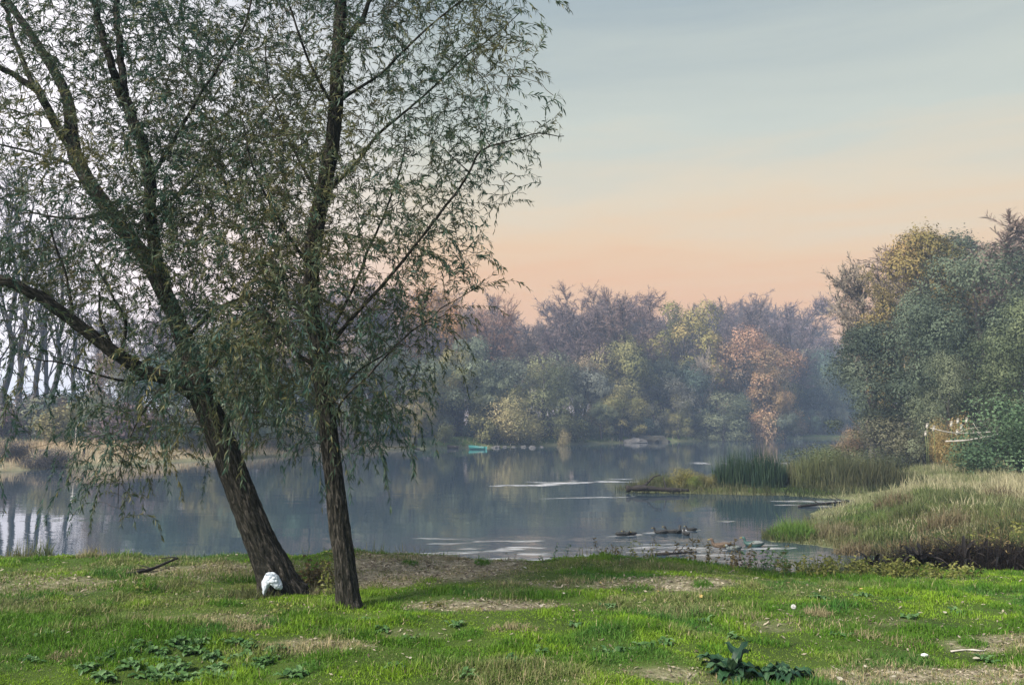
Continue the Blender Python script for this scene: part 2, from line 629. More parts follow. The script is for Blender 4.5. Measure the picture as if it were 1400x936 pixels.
def streak(p0, p1, wid, amp, seed):
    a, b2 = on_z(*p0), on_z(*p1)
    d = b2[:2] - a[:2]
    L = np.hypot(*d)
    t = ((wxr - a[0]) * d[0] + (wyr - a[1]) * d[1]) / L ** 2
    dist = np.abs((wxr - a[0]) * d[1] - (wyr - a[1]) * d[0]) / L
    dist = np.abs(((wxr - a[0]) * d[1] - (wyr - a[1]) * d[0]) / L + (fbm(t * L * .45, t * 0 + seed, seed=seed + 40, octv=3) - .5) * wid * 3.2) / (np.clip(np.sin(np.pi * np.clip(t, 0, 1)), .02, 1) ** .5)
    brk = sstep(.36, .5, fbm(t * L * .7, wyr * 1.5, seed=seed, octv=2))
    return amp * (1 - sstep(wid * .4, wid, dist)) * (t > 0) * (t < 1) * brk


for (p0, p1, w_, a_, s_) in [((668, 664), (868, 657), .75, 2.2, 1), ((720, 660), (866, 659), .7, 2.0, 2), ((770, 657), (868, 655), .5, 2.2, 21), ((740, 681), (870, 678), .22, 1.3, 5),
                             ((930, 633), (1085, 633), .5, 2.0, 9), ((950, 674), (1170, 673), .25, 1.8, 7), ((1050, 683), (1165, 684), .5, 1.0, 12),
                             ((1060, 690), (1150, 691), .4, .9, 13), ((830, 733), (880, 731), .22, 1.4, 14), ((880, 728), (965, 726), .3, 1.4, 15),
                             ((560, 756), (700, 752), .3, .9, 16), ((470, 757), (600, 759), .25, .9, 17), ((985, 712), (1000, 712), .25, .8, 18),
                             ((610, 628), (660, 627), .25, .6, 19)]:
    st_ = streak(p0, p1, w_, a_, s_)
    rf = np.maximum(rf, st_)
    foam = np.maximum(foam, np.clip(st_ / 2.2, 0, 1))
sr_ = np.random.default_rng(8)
for k in range(34):  # short streaks: sky glare along the near shore painted in white
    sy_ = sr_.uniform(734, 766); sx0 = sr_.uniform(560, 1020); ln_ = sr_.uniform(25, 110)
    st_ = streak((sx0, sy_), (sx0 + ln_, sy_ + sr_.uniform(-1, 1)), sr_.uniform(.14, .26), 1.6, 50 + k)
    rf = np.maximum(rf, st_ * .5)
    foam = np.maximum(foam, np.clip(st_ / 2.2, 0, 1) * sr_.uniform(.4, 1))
V = np.stack([wxr, wyr, np.zeros_like(wxr)], 1)
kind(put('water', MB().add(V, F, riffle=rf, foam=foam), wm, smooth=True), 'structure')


# ------------------------------------------------------------------ the two willows on the near bank
def smooth_path(P, step):
    P = np.asarray(P, float)
    seg = np.r_[0, np.cumsum(np.linalg.norm(np.diff(P, axis=0), axis=1))]
    n = max(3, int(seg[-1] / step) + 1)
    # Catmull-Rom through the control points
    out = []
    ts = np.linspace(0, seg[-1], n)
    Q = np.vstack([2 * P[0] - P[1], P, 2 * P[-1] - P[-2]])
    for t in ts:
        k = min(np.searchsorted(seg, t, side='right') - 1, len(P) - 2)
        u = (t - seg[k]) / (seg[k + 1] - seg[k] + 1e-9)
        a, b_, c, d = Q[k], Q[k + 1], Q[k + 2], Q[k + 3]
        out.append(.5 * ((2 * b_) + (c - a) * u + (2 * a - 5 * b_ + 4 * c - d) * u * u + (3 * b_ - a - 3 * c + d) * u ** 3))
    return np.array(out)


def bark_tube(mb, P, Rr, sides, seed, rough=.10, flare=None):
    """limb with furrowed, lumpy bark; carries bark_co for the material"""
    n = len(P)
    T = np.gradient(P, axis=0); T /= np.linalg.norm(T, axis=1)[:, None]
    ref = np.array([0.2, 0.97, 0.1])
    Nn = np.cross(T, ref); Nn /= np.linalg.norm(Nn, axis=1)[:, None]
    B = np.cross(T, Nn)
    s = np.r_[0, np.cumsum(np.linalg.norm(np.diff(P, axis=0), axis=1))]
    a = np.arange(sides) * 2 * math.pi / sides
    A, S = np.meshgrid(a, s)
    rr = np.repeat(np.asarray(Rr)[:, None], sides, 1)
    k = 13 * np.maximum(.06, rr) / .12
    f1 = fbm(np.cos(A) * 4 + 9, np.sin(A) * 4 + 9, S * 2.2, seed=seed, octv=3)
    ridge = 1 - np.abs(2 * fbm(np.cos(A) * k * .6 + 5, np.sin(A) * k * .6 + 5, S * 3.6, seed=seed + 3, octv=3) - 1)
    rad = rr * (1 + rough * 1.6 * (f1 - .5) + rough * 1.1 * (ridge - .75))
    if flare is not None:
        h0, amt = flare
        rad = rad * (1 + amt * np.exp(-np.maximum(S - .2, 0) / h0) * (.55 + .9 * np.maximum(0, np.cos(A * 3 + seed)) ** 2))
    V = P[:, None, :] + rad[..., None] * (np.cos(A)[..., None] * Nn[:, None, :] + np.sin(A)[..., None] * B[:, None, :])
    i = np.arange(n - 1)[:, None] * sides
    j = np.arange(sides)[None, :]; j2 = (j + 1) % sides
    F = np.stack([i + j, i + j2, i + sides + j2, i + sides + j], -1).reshape(-1, 4)
    co = np.stack([np.cos(A) * rr, np.sin(A) * rr, S + seed * 3.7], -1).reshape(-1, 3)
    mb.add(V.reshape(-1, 3), F, bark_co=co)


def build_willow(label, Y0, limbs, blobs, n_br, n_tw, seed, leaf_n, dsig, base_px):
    rng = np.random.default_rng(seed)
    base = ground(*base_px); Y0 = base[1]
    base_z = H(base[0], base[1])
    root = thing('willow_tree', label, 'tree', (base[0], base[1], base_z))
    off = np.array([base[0], base[1], base_z])
    sc = Y0 / FPX            # metres per photograph pixel at the tree
    trunk = MB()
    skel, srad = [], []
    for li, (pts, main) in enumerate(limbs):
        P = np.array([at(p[0], p[1], Y0 + p[3]) for p in pts])
        wr = np.array([p[2] * sc / 2 * ((.78 if main == 2 else .7) if main else .55) for p in pts])
        Pp = smooth_path(P, .022 if main else .06)
        rr = np.interp(np.linspace(0, 1, len(Pp)), np.r_[0, np.cumsum(np.linalg.norm(np.diff(P, axis=0), axis=1))] / np.sum(np.linalg.norm(np.diff(P, axis=0), axis=1)), wr)
        if main == 2:       # bury the foot
            Pp = np.vstack([Pp[0] - (Pp[3] - Pp[0]) / np.linalg.norm(Pp[3] - Pp[0]) * .18, Pp])
            rr = np.r_[rr[0] * 1.08, rr]
        else:
            wob = (np.stack([fbm(np.arange(len(Pp)) * .16, np.full(len(Pp), k * 7.7 + li), seed=seed + k) for k in range(3)], 1) - .5)
            Pp = Pp + wob * np.linspace(0, 1, len(Pp))[:, None] * .10
        bark_tube(trunk, Pp - off, rr, 72 if main == 2 else (18 if wr.max() > .03 else 8), seed + li, .20 if main else .08, (.13, .26) if main == 2 else None)
        skel.append(Pp); srad.append(rr)
    SK, SR = np.concatenate(skel), np.concatenate(srad)
    # nothing sprouts from the bare lower trunk
    ok = SK[:, 2] > at(0, 560, Y0)[2]
    SK, SR = SK[ok], SR[ok]
    bw = np.array([b_[4] * b_[2] * b_[3] for b_ in blobs]); bw /= bw.sum()

    def target(nn):
        k = rng.choice(len(blobs), nn, p=bw)
        out = np.zeros((nn, 3))
        for q in range(nn):
            cx, cy, rx, ry, _, dy = (list(blobs[k[q]]) + [0])[:6]
            while True:
                a_, b2 = rng.uniform(-1, 1, 2)
                if a_ * a_ + b2 * b2 < 1:
                    break
            dd = np.clip(rng.normal(0, dsig * (.55 if rx < 60 else 1)), -2.2 * dsig, 2.2 * dsig) + dy
            w = at(cx + a_ * rx, cy + b2 * ry, Y0)
            w[1] += dd
            if q and rng.random() < .7 and fbm(np.array([w[0] * 2.1]), np.array([w[1] * 2.1]), np.array([w[2] * 2.1]), seed=seed + 9, octv=2)[0] < .47:
                w = out[q - 1] + rng.normal(0, .16, 3)
            out[q] = w
        return out

    def connect(tg, droop):
        d2 = ((SK - tg) ** 2).sum(1) * (1 + .0 * SR)
        # prefer to spring from below the target
        d2 = d2 + np.where(SK[:, 2] > tg[2], .35, 0) * np.maximum(0, SK[:, 2] - tg[2])
        q = int(np.argmin(d2))
        a_ = SK[q]
        L = np.linalg.norm(tg - a_)
        m = a_ * .45 + tg * .55 + np.array([0, 0, .14 * L]) + rng.normal(0, .07, 3) * L
        t = np.linspace(0, 1, max(4, int(L / .07) + 2))[:, None]
        P = (1 - t) ** 2 * a_ + 2 * t * (1 - t) * m + t * t * tg
        P[:, 2] -= droop * (t[:, 0] ** 2)
        P[1:-1] += rng.normal(0, .008, (len(P) - 2, 3))
        return P, q, L

    tw = MB()
    br_t = target(n_br)
    order = np.argsort([((SK - t_) ** 2).sum(1).min() for t_ in br_t])
    for q in order:
        P, k, L = connect(br_t[q], .0)
        if L < .05:
            continue
        r0 = min(SR[k] * .6, .005 + .0065 * L)
        rr = np.linspace(r0, .0028, len(P))
        tw.tube(P - off, rr, 5, cap=False)
        SK = np.vstack([SK, P[1:]]); SR = np.r_[SR, rr[1:]]
    LP, LT, LS = [], [], []
    tw_t = target(n_tw)
    zlow = at(0, 430, Y0)[2]
    for q in range(n_tw):
        P, k, L = connect(tw_t[q], 0)
        if L > 1.1:
            continue
        dirv = P[-1] - P[0]
        dirv = dirv / (np.linalg.norm(dirv) + 1e-6) + rng.normal(0, .35, 3)
        low = sstep(zlow + .5, zlow - .8, P[-1][2])
        e = rng.uniform(.2, .52)
        n_e = 6
        t = np.linspace(0, 1, n_e)[1:, None]
        ext = P[-1] + dirv * e * t * (1 - .4 * t) + np.array([0, 0, -1.0]) * (.2 + .42 * low) * e * t * t * 1.3
        P = np.vstack([P, ext])
        tw.tube(P - off, np.linspace(.0026, .0009, len(P)), 3, cap=False)
        if q % 3 == 0:
            SK = np.vstack([SK, P[1:]]); SR = np.r_[SR, np.full(len(P) - 1, .002)]
        seg = np.r_[0, np.cumsum(np.linalg.norm(np.diff(P, axis=0), axis=1))]
        nl = int(leaf_n * rng.uniform(.6, 1.3) * min(1.5, seg[-1] / .5))
        s0 = max(0, seg[-1] - .62)
        ss = np.sort(rng.uniform(s0, seg[-1], nl))
        pos = np.stack([np.interp(ss, seg, P[:, c]) for c in range(3)], 1)
        tt = np.stack([np.interp(np.minimum(ss + .03, seg[-1]), seg, P[:, c]) - np.interp(np.maximum(ss - .03, 0), seg, P[:, c]) for c in range(3)], 1)
        LP.append(pos); LT.append(tt); LS.append(np.full(nl, rng.uniform(0, 1)))
    LP, LT, LS = np.concatenate(LP), np.concatenate(LT), np.concatenate(LS)
    n = len(LP)
    LT /= np.linalg.norm(LT, axis=1)[:, None] + 1e-9
    side = rng.normal(0, 1, (n, 3)); side -= (side * LT).sum(1)[:, None] * LT
    side /= np.linalg.norm(side, axis=1)[:, None]
    D = LT * rng.uniform(.5, 1.2, (n, 1)) + side * .6 + np.array([0, 0, -1]) * rng.uniform(.1, .65, (n, 1))
    D /= np.linalg.norm(D, axis=1)[:, None]
    W = np.cross(D, rng.normal(0, 1, (n, 3))); W /= np.linalg.norm(W, axis=1)[:, None]
    U = np.cross(W, D)
    ll = rng.uniform(.030, .078, (n, 1)); ww = ll * rng.uniform(.07, .10, (n, 1))
    c1 = LP + D * ll * .36 + U * ll * .03
    c2 = LP + D * ll * .70 + U * ll * .0
    tip = LP + D * ll - U * ll * .10 + np.array([0, 0, -1]) * ll * .08
    V = np.stack([LP, c1 + W * ww, c1 - W * ww, c2 + W * ww * .75, c2 - W * ww * .75, tip], 1) - off
    o6 = np.arange(n)[:, None] * 6
    F3 = np.concatenate([o6 + np.array([0, 2, 1]), o6 + np.array([3, 4, 5])])
    F4 = o6 + np.array([1, 2, 4, 3])
    cn = fbm(LP[:, 0] * 1.1, LP[:, 1] * 1.1, LP[:, 2] * 1.1, seed=seed + 50, octv=2)
    tint = np.clip(.32 + (cn - .5) * 1.5 + (LS - .5) * .35 + rng.normal(0, .13, n), 0, 1)
    tint = np.where(rng.random(n) < .05, rng.uniform(.7, 1, n), tint)
    crown = MB()
    crown.add(V.reshape(-1, 3), F3, tint=np.repeat(tint, 6))
    crown.L.append((F4).ravel()); crown.C.append(np.full(len(F4), 4))
    t_o = put('trunk', trunk, M['bark'], root, smooth=True)
    tw_o = put('branches', tw, M['twig'], t_o)
    put('crown', crown, M['willow_leaf'], root)
    print('willow leaves', n)
    return root


L_limbs = [
    ([(384, 812, 66, 0), (375, 780, 56, 0), (361, 750, 51, 0), (332, 680, 46, .02), (306, 610, 43, .05), (285, 560, 42, .08), (270, 522, 39, .1), (252, 465, 31, .15),
      (234, 420, 28, .2), (200, 355, 27, .3), (152, 292, 26, .4), (104, 215, 25, .5), (92, 135, 19, .55), (62, 78, 16, .6), (30, 30, 14, .65), (-20, -40, 11, .7), (-80, -120, 7, .7)], 2),
    ([(275, 545, 30, .05), (240, 522, 27, -.1), (200, 508, 25, -.2), (160, 485, 24, -.35), (100, 438, 22, -.5), (50, 404, 20, -.6), (0, 382, 18, -.7), (-70, 352, 13, -.8), (-160, 300, 8, -.9)], 1),
    ([(236, 425, 24, .2), (218, 370, 24, .1), (206, 300, 24, 0), (203, 235, 23, -.05), (188, 180, 21, -.1), (170, 138, 20, -.1), (150, 80, 14, -.2), (128, 0, 12, -.3), (112, -90, 8, -.4)], 1),
    ([(172, 142, 16, -.1), (166, 90, 14, 0), (157, 0, 12, .1), (150, -100, 8, .2)], 1),
    ([(106, 218, 18, .5), (75, 168, 18, .4), (51, 126, 15, .3), (20, 103, 12, .2), (-40, 70, 9, .1)], 1),
    ([(48, 122, 11, .3), (30, 80, 10, .3), (14, 38, 9, .3), (2, -20, 7, .3)], 1),
    ([(100, 225, 8, .45), (60, 213, 6, .4), (0, 197, 5, .3), (-60, 190, 3, .3)], 0),
    ([(250, 465, 12, .1), (300, 420, 9, .2), (350, 400, 7, .3), (400, 380, 5, .4)], 0),
    ([(203, 250, 11, 0), (250, 170, 8, -.3), (300, 90, 6, -.5), (340, 20, 5, -.6), (360, -60, 3, -.6)], 0),
    ([(205, 300, 11, 0), (270, 240, 8, .4), (330, 190, 6, .7), (380, 130, 4, .8)], 0),
    ([(165, 488, 10, -.35), (172, 440, 7, -.5), (150, 400, 5, -.6), (120, 350, 4, -.6)], 0),
    ([(160, 486, 9, -.3), (140, 440, 6, -.4), (138, 400, 4, -.5)], 0),
    ([(100, 438, 9, -.5), (92, 390, 6, -.5), (75, 330, 5, -.5), (60, 290, 3, -.5)], 0),
    ([(215, 512, 8, -.2), (170, 520, 6, -.6), (100, 500, 4, -.9), (40, 490, 3, -1.1)], 0),
    ([(300, 590, 8, .05), (320, 568, 6, -.2), (350, 562, 4, -.3)], 0),
    ([(245, 525, 8, -.1), (205, 550, 5, -.5), (178, 600, 2.6, -.7), (166, 650, 1.6, -.75), (164, 695, 1, -.75)], 0),
    ([(270, 520, 11, .1), (320, 470, 8, .4), (370, 450, 5, .7)], 0),
    ([(150, 290, 10, .4), (90, 300, 7, .8), (30, 290, 5, 1.0)], 0),
]
L_blobs = [(230, 80, 130, 110, .9), (90, 90, 110, 110, .75), (320, 150, 110, 150, 1.1), (230, 230, 110, 110, 1.2), (300, 320, 110, 120, 1.5),
           (120, 300, 120, 90, 1.1), (40, 320, 80, 100, .9), (80, 420, 110, 70, .7), (330, 450, 110, 100, 1.4), (255, 470, 70, 90, 1.0),
           (60, 500, 90, 60, .16), (195, 575, 75, 50, .75), (345, 560, 60, 55, .6), (160, 630, 38, 50, .8), (166, 675, 15, 28, .35), (140, 530, 70, 40, .25),
           (190, -90, 260, 120, .8), (-100, 100, 110, 200, .6), (-120, 330, 90, 120, .5), (390, 590, 30, 30, .08)]
build_willow('leaning willow with a thick forked trunk, white bag at its foot', 7.9, L_limbs, L_blobs, 480, 4400, 3, 43, .75, (398, 811))

R_limbs = [
    ([(478, 832, 38, 0), (474, 800, 37, 0), (470, 760, 35, 0), (462, 700, 33, 0), (455, 640, 31, 0), (447, 570, 29, .02), (438, 510, 28, .03), (430, 450, 27, .05), (425, 400, 26, .05), (429, 330, 28, .05),
      (440, 270, 27, .03), (454, 200, 25, 0), (459, 140, 25, 0), (462, 80, 23, 0), (466, 0, 20, 0), (468, -120, 14, .05), (472, -280, 7, .1)], 2),
    ([(462, 140, 11, 0), (479, 128, 9, -.1), (518, 103, 7, -.2), (553, 70, 6, -.3), (588, 35, 5, -.4), (640, -5, 4, -.5)], 0),
    ([(452, 258, 11, .02), (489, 221, 9, .2), (518, 183, 8, .35), (572, 138, 6, .5), (617, 96, 5, .6), (668, 54, 4, .7), (715, 15, 2, .7)], 0),
    ([(438, 490, 13, .03), (476, 441, 10, -.1), (508, 406, 9, -.2), (550, 358, 8, -.3), (588, 310, 7, -.35), (633, 247, 6, -.4), (662, 205, 5, -.4), (726, 188, 3, -.4), (772, 188, 2, -.4)], 0),
    ([(437, 480, 11, .03), (476, 409, 8, .2), (502, 350, 7, .3), (518, 310, 6, .4), (545, 240, 5, .5), (555, 180, 3, .5)], 0),
    ([(468, 60, 14, 0), (484, 40, 11, -.1), (500, 18, 9, -.15), (512, -30, 7, -.2), (540, -120, 4, -.3)], 1),
    ([(440, 505, 12, .03), (397, 476, 9, -.1), (346, 418, 6, -.3), (310, 390, 4, -.4)], 0),
    ([(430, 440, 10, .05), (385, 405, 7, .3), (355, 367, 5, .5), (320, 310, 4, .6)], 0),
    ([(427, 370, 10, .05), (380, 300, 7, -.3), (340, 220, 5, -.5), (330, 160, 3, -.6)], 0),
    ([(440, 275, 10, 0), (400, 200, 7, .2), (370, 120, 5, .4), (360, 50, 3, .4)], 0),
    ([(458, 150, 10, 0), (425, 90, 7, -.2), (400, 20, 5, -.3), (385, -60, 3, -.3)], 0),
    ([(447, 560, 9, 0), (486, 511, 5, .1), (530, 480, 4, .2), (580, 440, 3, .3), (640, 400, 2, .3)], 0),
    ([(450, 590, 7, 0), (470, 545, 5, -.4), (508, 508, 5, -.5), (530, 486, 4, -.6), (566, 450, 3, -.6), (610, 430, 2, -.6)], 0),
    ([(452, 600, 5, 0), (464, 560, 3, -.3), (467, 610, 1.5, -.35), (470, 650, 1, -.35)], 0),
    ([(466, 10, 9, 0), (450, -50, 7, .3), (420, -140, 4, .5)], 0),
]
R_blobs = [(560, 60, 130, 90, .7), (640, 110, 90, 90, .5), (690, 175, 60, 65, .35), (725, 190, 40, 22, .12), (600, 210, 100, 80, .7), (530, 280, 100, 90, .9),
           (590, 340, 65, 60, .5), (640, 380, 30, 30, .25), (500, 400, 85, 80, 1.0), (555, 440, 60, 55, .6), (400, 380, 80, 110, 1.2), (380, 220, 90, 120, 1.1),
           (420, 80, 110, 110, 1.0), (380, 500, 70, 70, 1.0), (500, 520, 65, 60, .7), (560, 530, 40, 45, .2), (505, 580, 50, 38, .35), (420, 580, 40, 40, .15),
           (540, -90, 170, 110, .8), (490, -220, 120, 100, .6), (690, 30, 40, 45, .3)]
build_willow('slender upright willow with a single straight grey trunk', 7.2, R_limbs, R_blobs, 500, 2900, 11, 36, .7, (478, 830))


# ------------------------------------------------------------------ far trees: a few crowns, shared by the copies
def leaf_quads(rng, P, Nrm, size, tint, mb, aspect=(.6, 1.3), jit=.7, soft=None):
    n = len(P)
    Nn = Nrm + rng.normal(0, jit, (n, 3)); Nn /= np.linalg.norm(Nn, axis=1)[:, None]
    A = np.cross(Nn, rng.normal(0, 1, (n, 3))); A /= np.linalg.norm(A, axis=1)[:, None]
    B = np.cross(Nn, A)
    s = (size * rng.uniform(.5, 1.55, n))[:, None] / 2
    k = rng.uniform(*aspect, n)[:, None]
    V = np.stack([P - A * s, P - B * s * k * .6 - A * s * .1, P + A * s, P + B * s * k * .6 + A * s * .1], 1).reshape(-1, 3)
    F = np.arange(n * 4).reshape(n, 4)
    mb.add(V, F, tint=np.repeat(np.clip(tint, 0, 1), 4))
    if soft is not None:
        S = soft + rng.normal(0, .22, (n, 3)); S /= np.linalg.norm(S, axis=1)[:, None]
        mb.soft = np.repeat(S, 4, 0)


def limb_set(rng, mb, H_, r0, nl, spread, start=.25, sides=6, lean=0.0, up=.5):
    """trunk and limbs of a unit-form tree of height H_; returns limb paths"""
    paths = []
    t = np.linspace(0, 1, 12)
    tr = np.stack([np.cumsum(rng.normal(0, .012, 12)) * H_ + lean * H_ * t ** 1.5, np.cumsum(rng.normal(0, .012, 12)) * H_, t * H_ * .93], 1)
    tr[:, :2] -= tr[0, :2]
    tr[0, 2] = -.4
    mb.tube(tr, r0 * (1 - t) ** .8 + .03, sides + 2, tint=.5)
    paths.append(tr)
    for k in range(nl):
        f = start + (1 - start) * (k + rng.random()) / nl * .9
        p0 = np.array([np.interp(f, t, tr[:, c]) for c in range(3)])
        az = rng.uniform(0, 2 * math.pi)
        L = spread * H_ * rng.uniform(.6, 1.1) * (1.15 - .6 * f)
        d = np.array([math.cos(az), math.sin(az), up * rng.uniform(.7, 1.5)])
        tt = np.linspace(0, 1, 8)[:, None]
        P = p0 + d * L * tt + np.array([0, 0, .25 * L]) * tt ** 2 + np.cumsum(rng.normal(0, .011 * L, (8, 3)), 0) * (tt > 0)
        mb.tube(P, np.linspace(r0 * .42 * (1.1 - f), .025, 8), sides, cap=False, tint=.5)
        paths.append(P)
    return paths


def tmpl_willow(seed, H_=12., Wd=10., nlobe=18, nleaf=24000, size=.2, squat=1.0, hollow=True):
    """broad billowing crown: many lobes, each lobe a shell of small leaf clumps"""
    rng = np.random.default_rng(seed)
    tr = MB(); cr = MB()
    limb_set(rng, tr, H_ * .85, .03 * H_, 9, .32, .18, lean=rng.uniform(-.08, .08))
    lob = []
    for k in range(nlobe):
        u = rng.uniform(-.15, 1)
        az = rng.uniform(0, 2 * math.pi)
        rad = math.sqrt(max(0, 1 - u * u)) * rng.uniform(.55, 1.05)
        z = H_ * (.42 + .46 * u * squat)
        c = np.array([math.cos(az) * rad * Wd / 2, math.sin(az) * rad * Wd / 2, z])
        r = rng.uniform(.10, .235) * Wd * (18 / nlobe) ** .33
        lob.append((c, r))
    for k in range(nlobe // 2):                      # skirts hanging low
        az = rng.uniform(0, 2 * math.pi)
        c = np.array([math.cos(az) * Wd * .40, math.sin(az) * Wd * .40, H_ * rng.uniform(.12, .34)])
        lob.append((c, rng.uniform(.08, .15) * Wd))
    wts = np.array([r * r for _, r in lob]); wts /= wts.sum()
    idx = rng.choice(len(lob), nleaf, p=wts)
    C = np.array([c for c, _ in lob])[idx]; Rr = np.array([r for _, r in lob])[idx]
    D = rng.normal(0, 1, (nleaf, 3)); D /= np.linalg.norm(D, axis=1)[:, None]
    D[:, 2] = np.where((D[:, 2] < -.2) & (rng.random(nleaf) < .6), -D[:, 2], D[:, 2])
    dist = Rr * (1 + rng.normal(0, .14, nleaf)) * (.42 + 1.05 * fbm(C[:, 0] + D[:, 0] * 3, C[:, 1] + D[:, 1] * 3, D[:, 2] * 3 + C[:, 2], seed=seed, octv=2))
    dist = np.where(rng.random(nleaf) < .07, dist * rng.uniform(1.0, 1.18, nleaf), dist)
    P = C + D * dist[:, None] * np.array([1, 1, 1.05])
    lt = rng.random(len(lob))[idx]
    tint = .5 + (lt - .5) * .85 + rng.normal(0, .07, nleaf)
    ho = fbm(P[:, 0] * .9, P[:, 1] * .9, P[:, 2] * .9, seed=seed + 5, octv=3)
    kp = (ho > .40) | (rng.random(nleaf) < .25)
    tint = tint + (ho - .5) * .5
    P, D, tint = P[kp], D[kp], tint[kp]
    leaf_quads(rng, P, D * 1.3 + np.array([0, 0, .35]), size, tint, cr, jit=.42, soft=D + np.array([0, 0, .3]))
    return tr.mesh('trunk'), cr.mesh('crown'), float(np.percentile(np.concatenate(cr.V)[:, 2], 99.7))


def tmpl_bare(seed, H_=24., spread=.2, nb=420, ntw=9500, up=1.6, leaf=0):
    """leafless poplar: fan of rising limbs and fine twigs"""
    rng = np.random.default_rng(seed)
    tr = MB(); cr = MB()
    paths = limb_set(rng, tr, H_, .013 * H_, 17, spread, .22, up=up)
    ends = []
    for k in range(nb):
        P = paths[rng.integers(0, len(paths))]
        p0 = P[rng.integers(3, len(P))]
        d = rng.normal(0, .75, 3) + np.array([0, 0, .8])
        o = np.array([p0[0], p0[1], 0]); d = d + .5 * o / (np.linalg.norm(o) + 1)
        d /= np.linalg.norm(d)
        L = H_ * rng.uniform(.04, .12)
        Q = p0 + d * L * np.linspace(0, 1, 4)[:, None] + np.cumsum(rng.normal(0, .03 * L, (4, 3)), 0)
        tr.tube(Q, np.linspace(.035, .014, 4), 3, cap=False, tint=.5)
        ends.append((Q, d))
    # twigs: thin slivers along the branches
    n = ntw
    k = rng.integers(0, nb, n); f = rng.uniform(.1, 1, n)
    P0 = np.array([np.array([np.interp(ff, np.linspace(0, 1, 4), ends[kk][0][:, c]) for c in range(3)]) for kk, ff in zip(k, f)])
    D = np.array([ends[kk][1] for kk in k]) + rng.normal(0, .6, (n, 3)) + np.array([0, 0, .25])
    D /= np.linalg.norm(D, axis=1)[:, None]
    L = rng.uniform(.4, 1.25, n)[:, None] * H_ / 24
    Wd = np.cross(D, rng.normal(0, 1, (n, 3))); Wd /= np.linalg.norm(Wd, axis=1)[:, None]
    w = .015
    V = np.stack([P0 - Wd * w, P0 + Wd * w, P0 + D * L * .6 + Wd * w * .8 + rng.normal(0, .04, (n, 3)), P0 + D * L], 1).reshape(-1, 3)
    F = np.arange(n * 4).reshape(n, 4)
    cr.add(V, F, tint=np.repeat(np.clip(rng.normal(.5, .15, n), 0, 1), 4))
    if leaf:
        q = rng.integers(0, n, leaf)
        P = P0[q] + D[q] * L[q] * rng.uniform(.2, 1.0, (leaf, 1)) + rng.normal(0, .08, (leaf, 3))
        leaf_quads(rng, P, rng.normal(0, 1, (leaf, 3)) + np.array([0, 0, .5]), .17, rng.normal(.55, .2, leaf), cr)
    return tr.mesh('trunk'), cr.mesh('crown'), float(np.percentile(np.concatenate(cr.V)[:, 2], 99.7))


def tmpl_bush(seed, H_=4., Wd=5., nleaf=4200, size=.2):
    rng = np.random.default_rng(seed)
    tr = MB(); cr = MB()
    for k in range(7):
        az = rng.uniform(0, 6.28); d = np.array([math.cos(az) * .5, math.sin(az) * .5, 1])
        t = np.linspace(0, 1, 5)[:, None]
        P = d * H_ * .7 * t + rng.normal(0, .05, (5, 3)); P[0] = (0, 0, -.2)
        tr.tube(P, np.linspace(.07, .02, 5), 4, cap=False)
    lob = [(np.array([math.cos(a) * rr * Wd / 2, math.sin(a) * rr * Wd / 2, H_ * z]), Wd * s) for a, rr, z, s in
           zip(rng.uniform(0, 6.28, 16), rng.uniform(0, .75, 16), rng.uniform(.15, .75, 16), rng.uniform(.12, .24, 16))]
    wts = np.array([r * r for _, r in lob]); wts /= wts.sum()
    idx = rng.choice(16, nleaf, p=wts)
    C = np.array([c for c, _ in lob])[idx]; Rr = np.array([r for _, r in lob])[idx]
    D = rng.normal(0, 1, (nleaf, 3)); D /= np.linalg.norm(D, axis=1)[:, None]
    P = C + D * (Rr * (1 + rng.normal(0, .2, nleaf)) * (.5 + .9 * fbm(C[:, 0] + D[:, 0] * 2.5, C[:, 1] + D[:, 1] * 2.5, D[:, 2] * 2.5, seed=seed, octv=2)))[:, None]
    P[:, 2] = np.maximum(P[:, 2], .02)
    leaf_quads(rng, P, D + np.array([0, 0, .5]), size, .5 + (rng.random(16)[idx] - .5) * .5 + rng.normal(0, .10, nleaf), cr, soft=D + np.array([0, 0, .3]))
    return tr.mesh('trunk'), cr.mesh('crown'), float(np.percentile(np.concatenate(cr.V)[:, 2], 99.7))


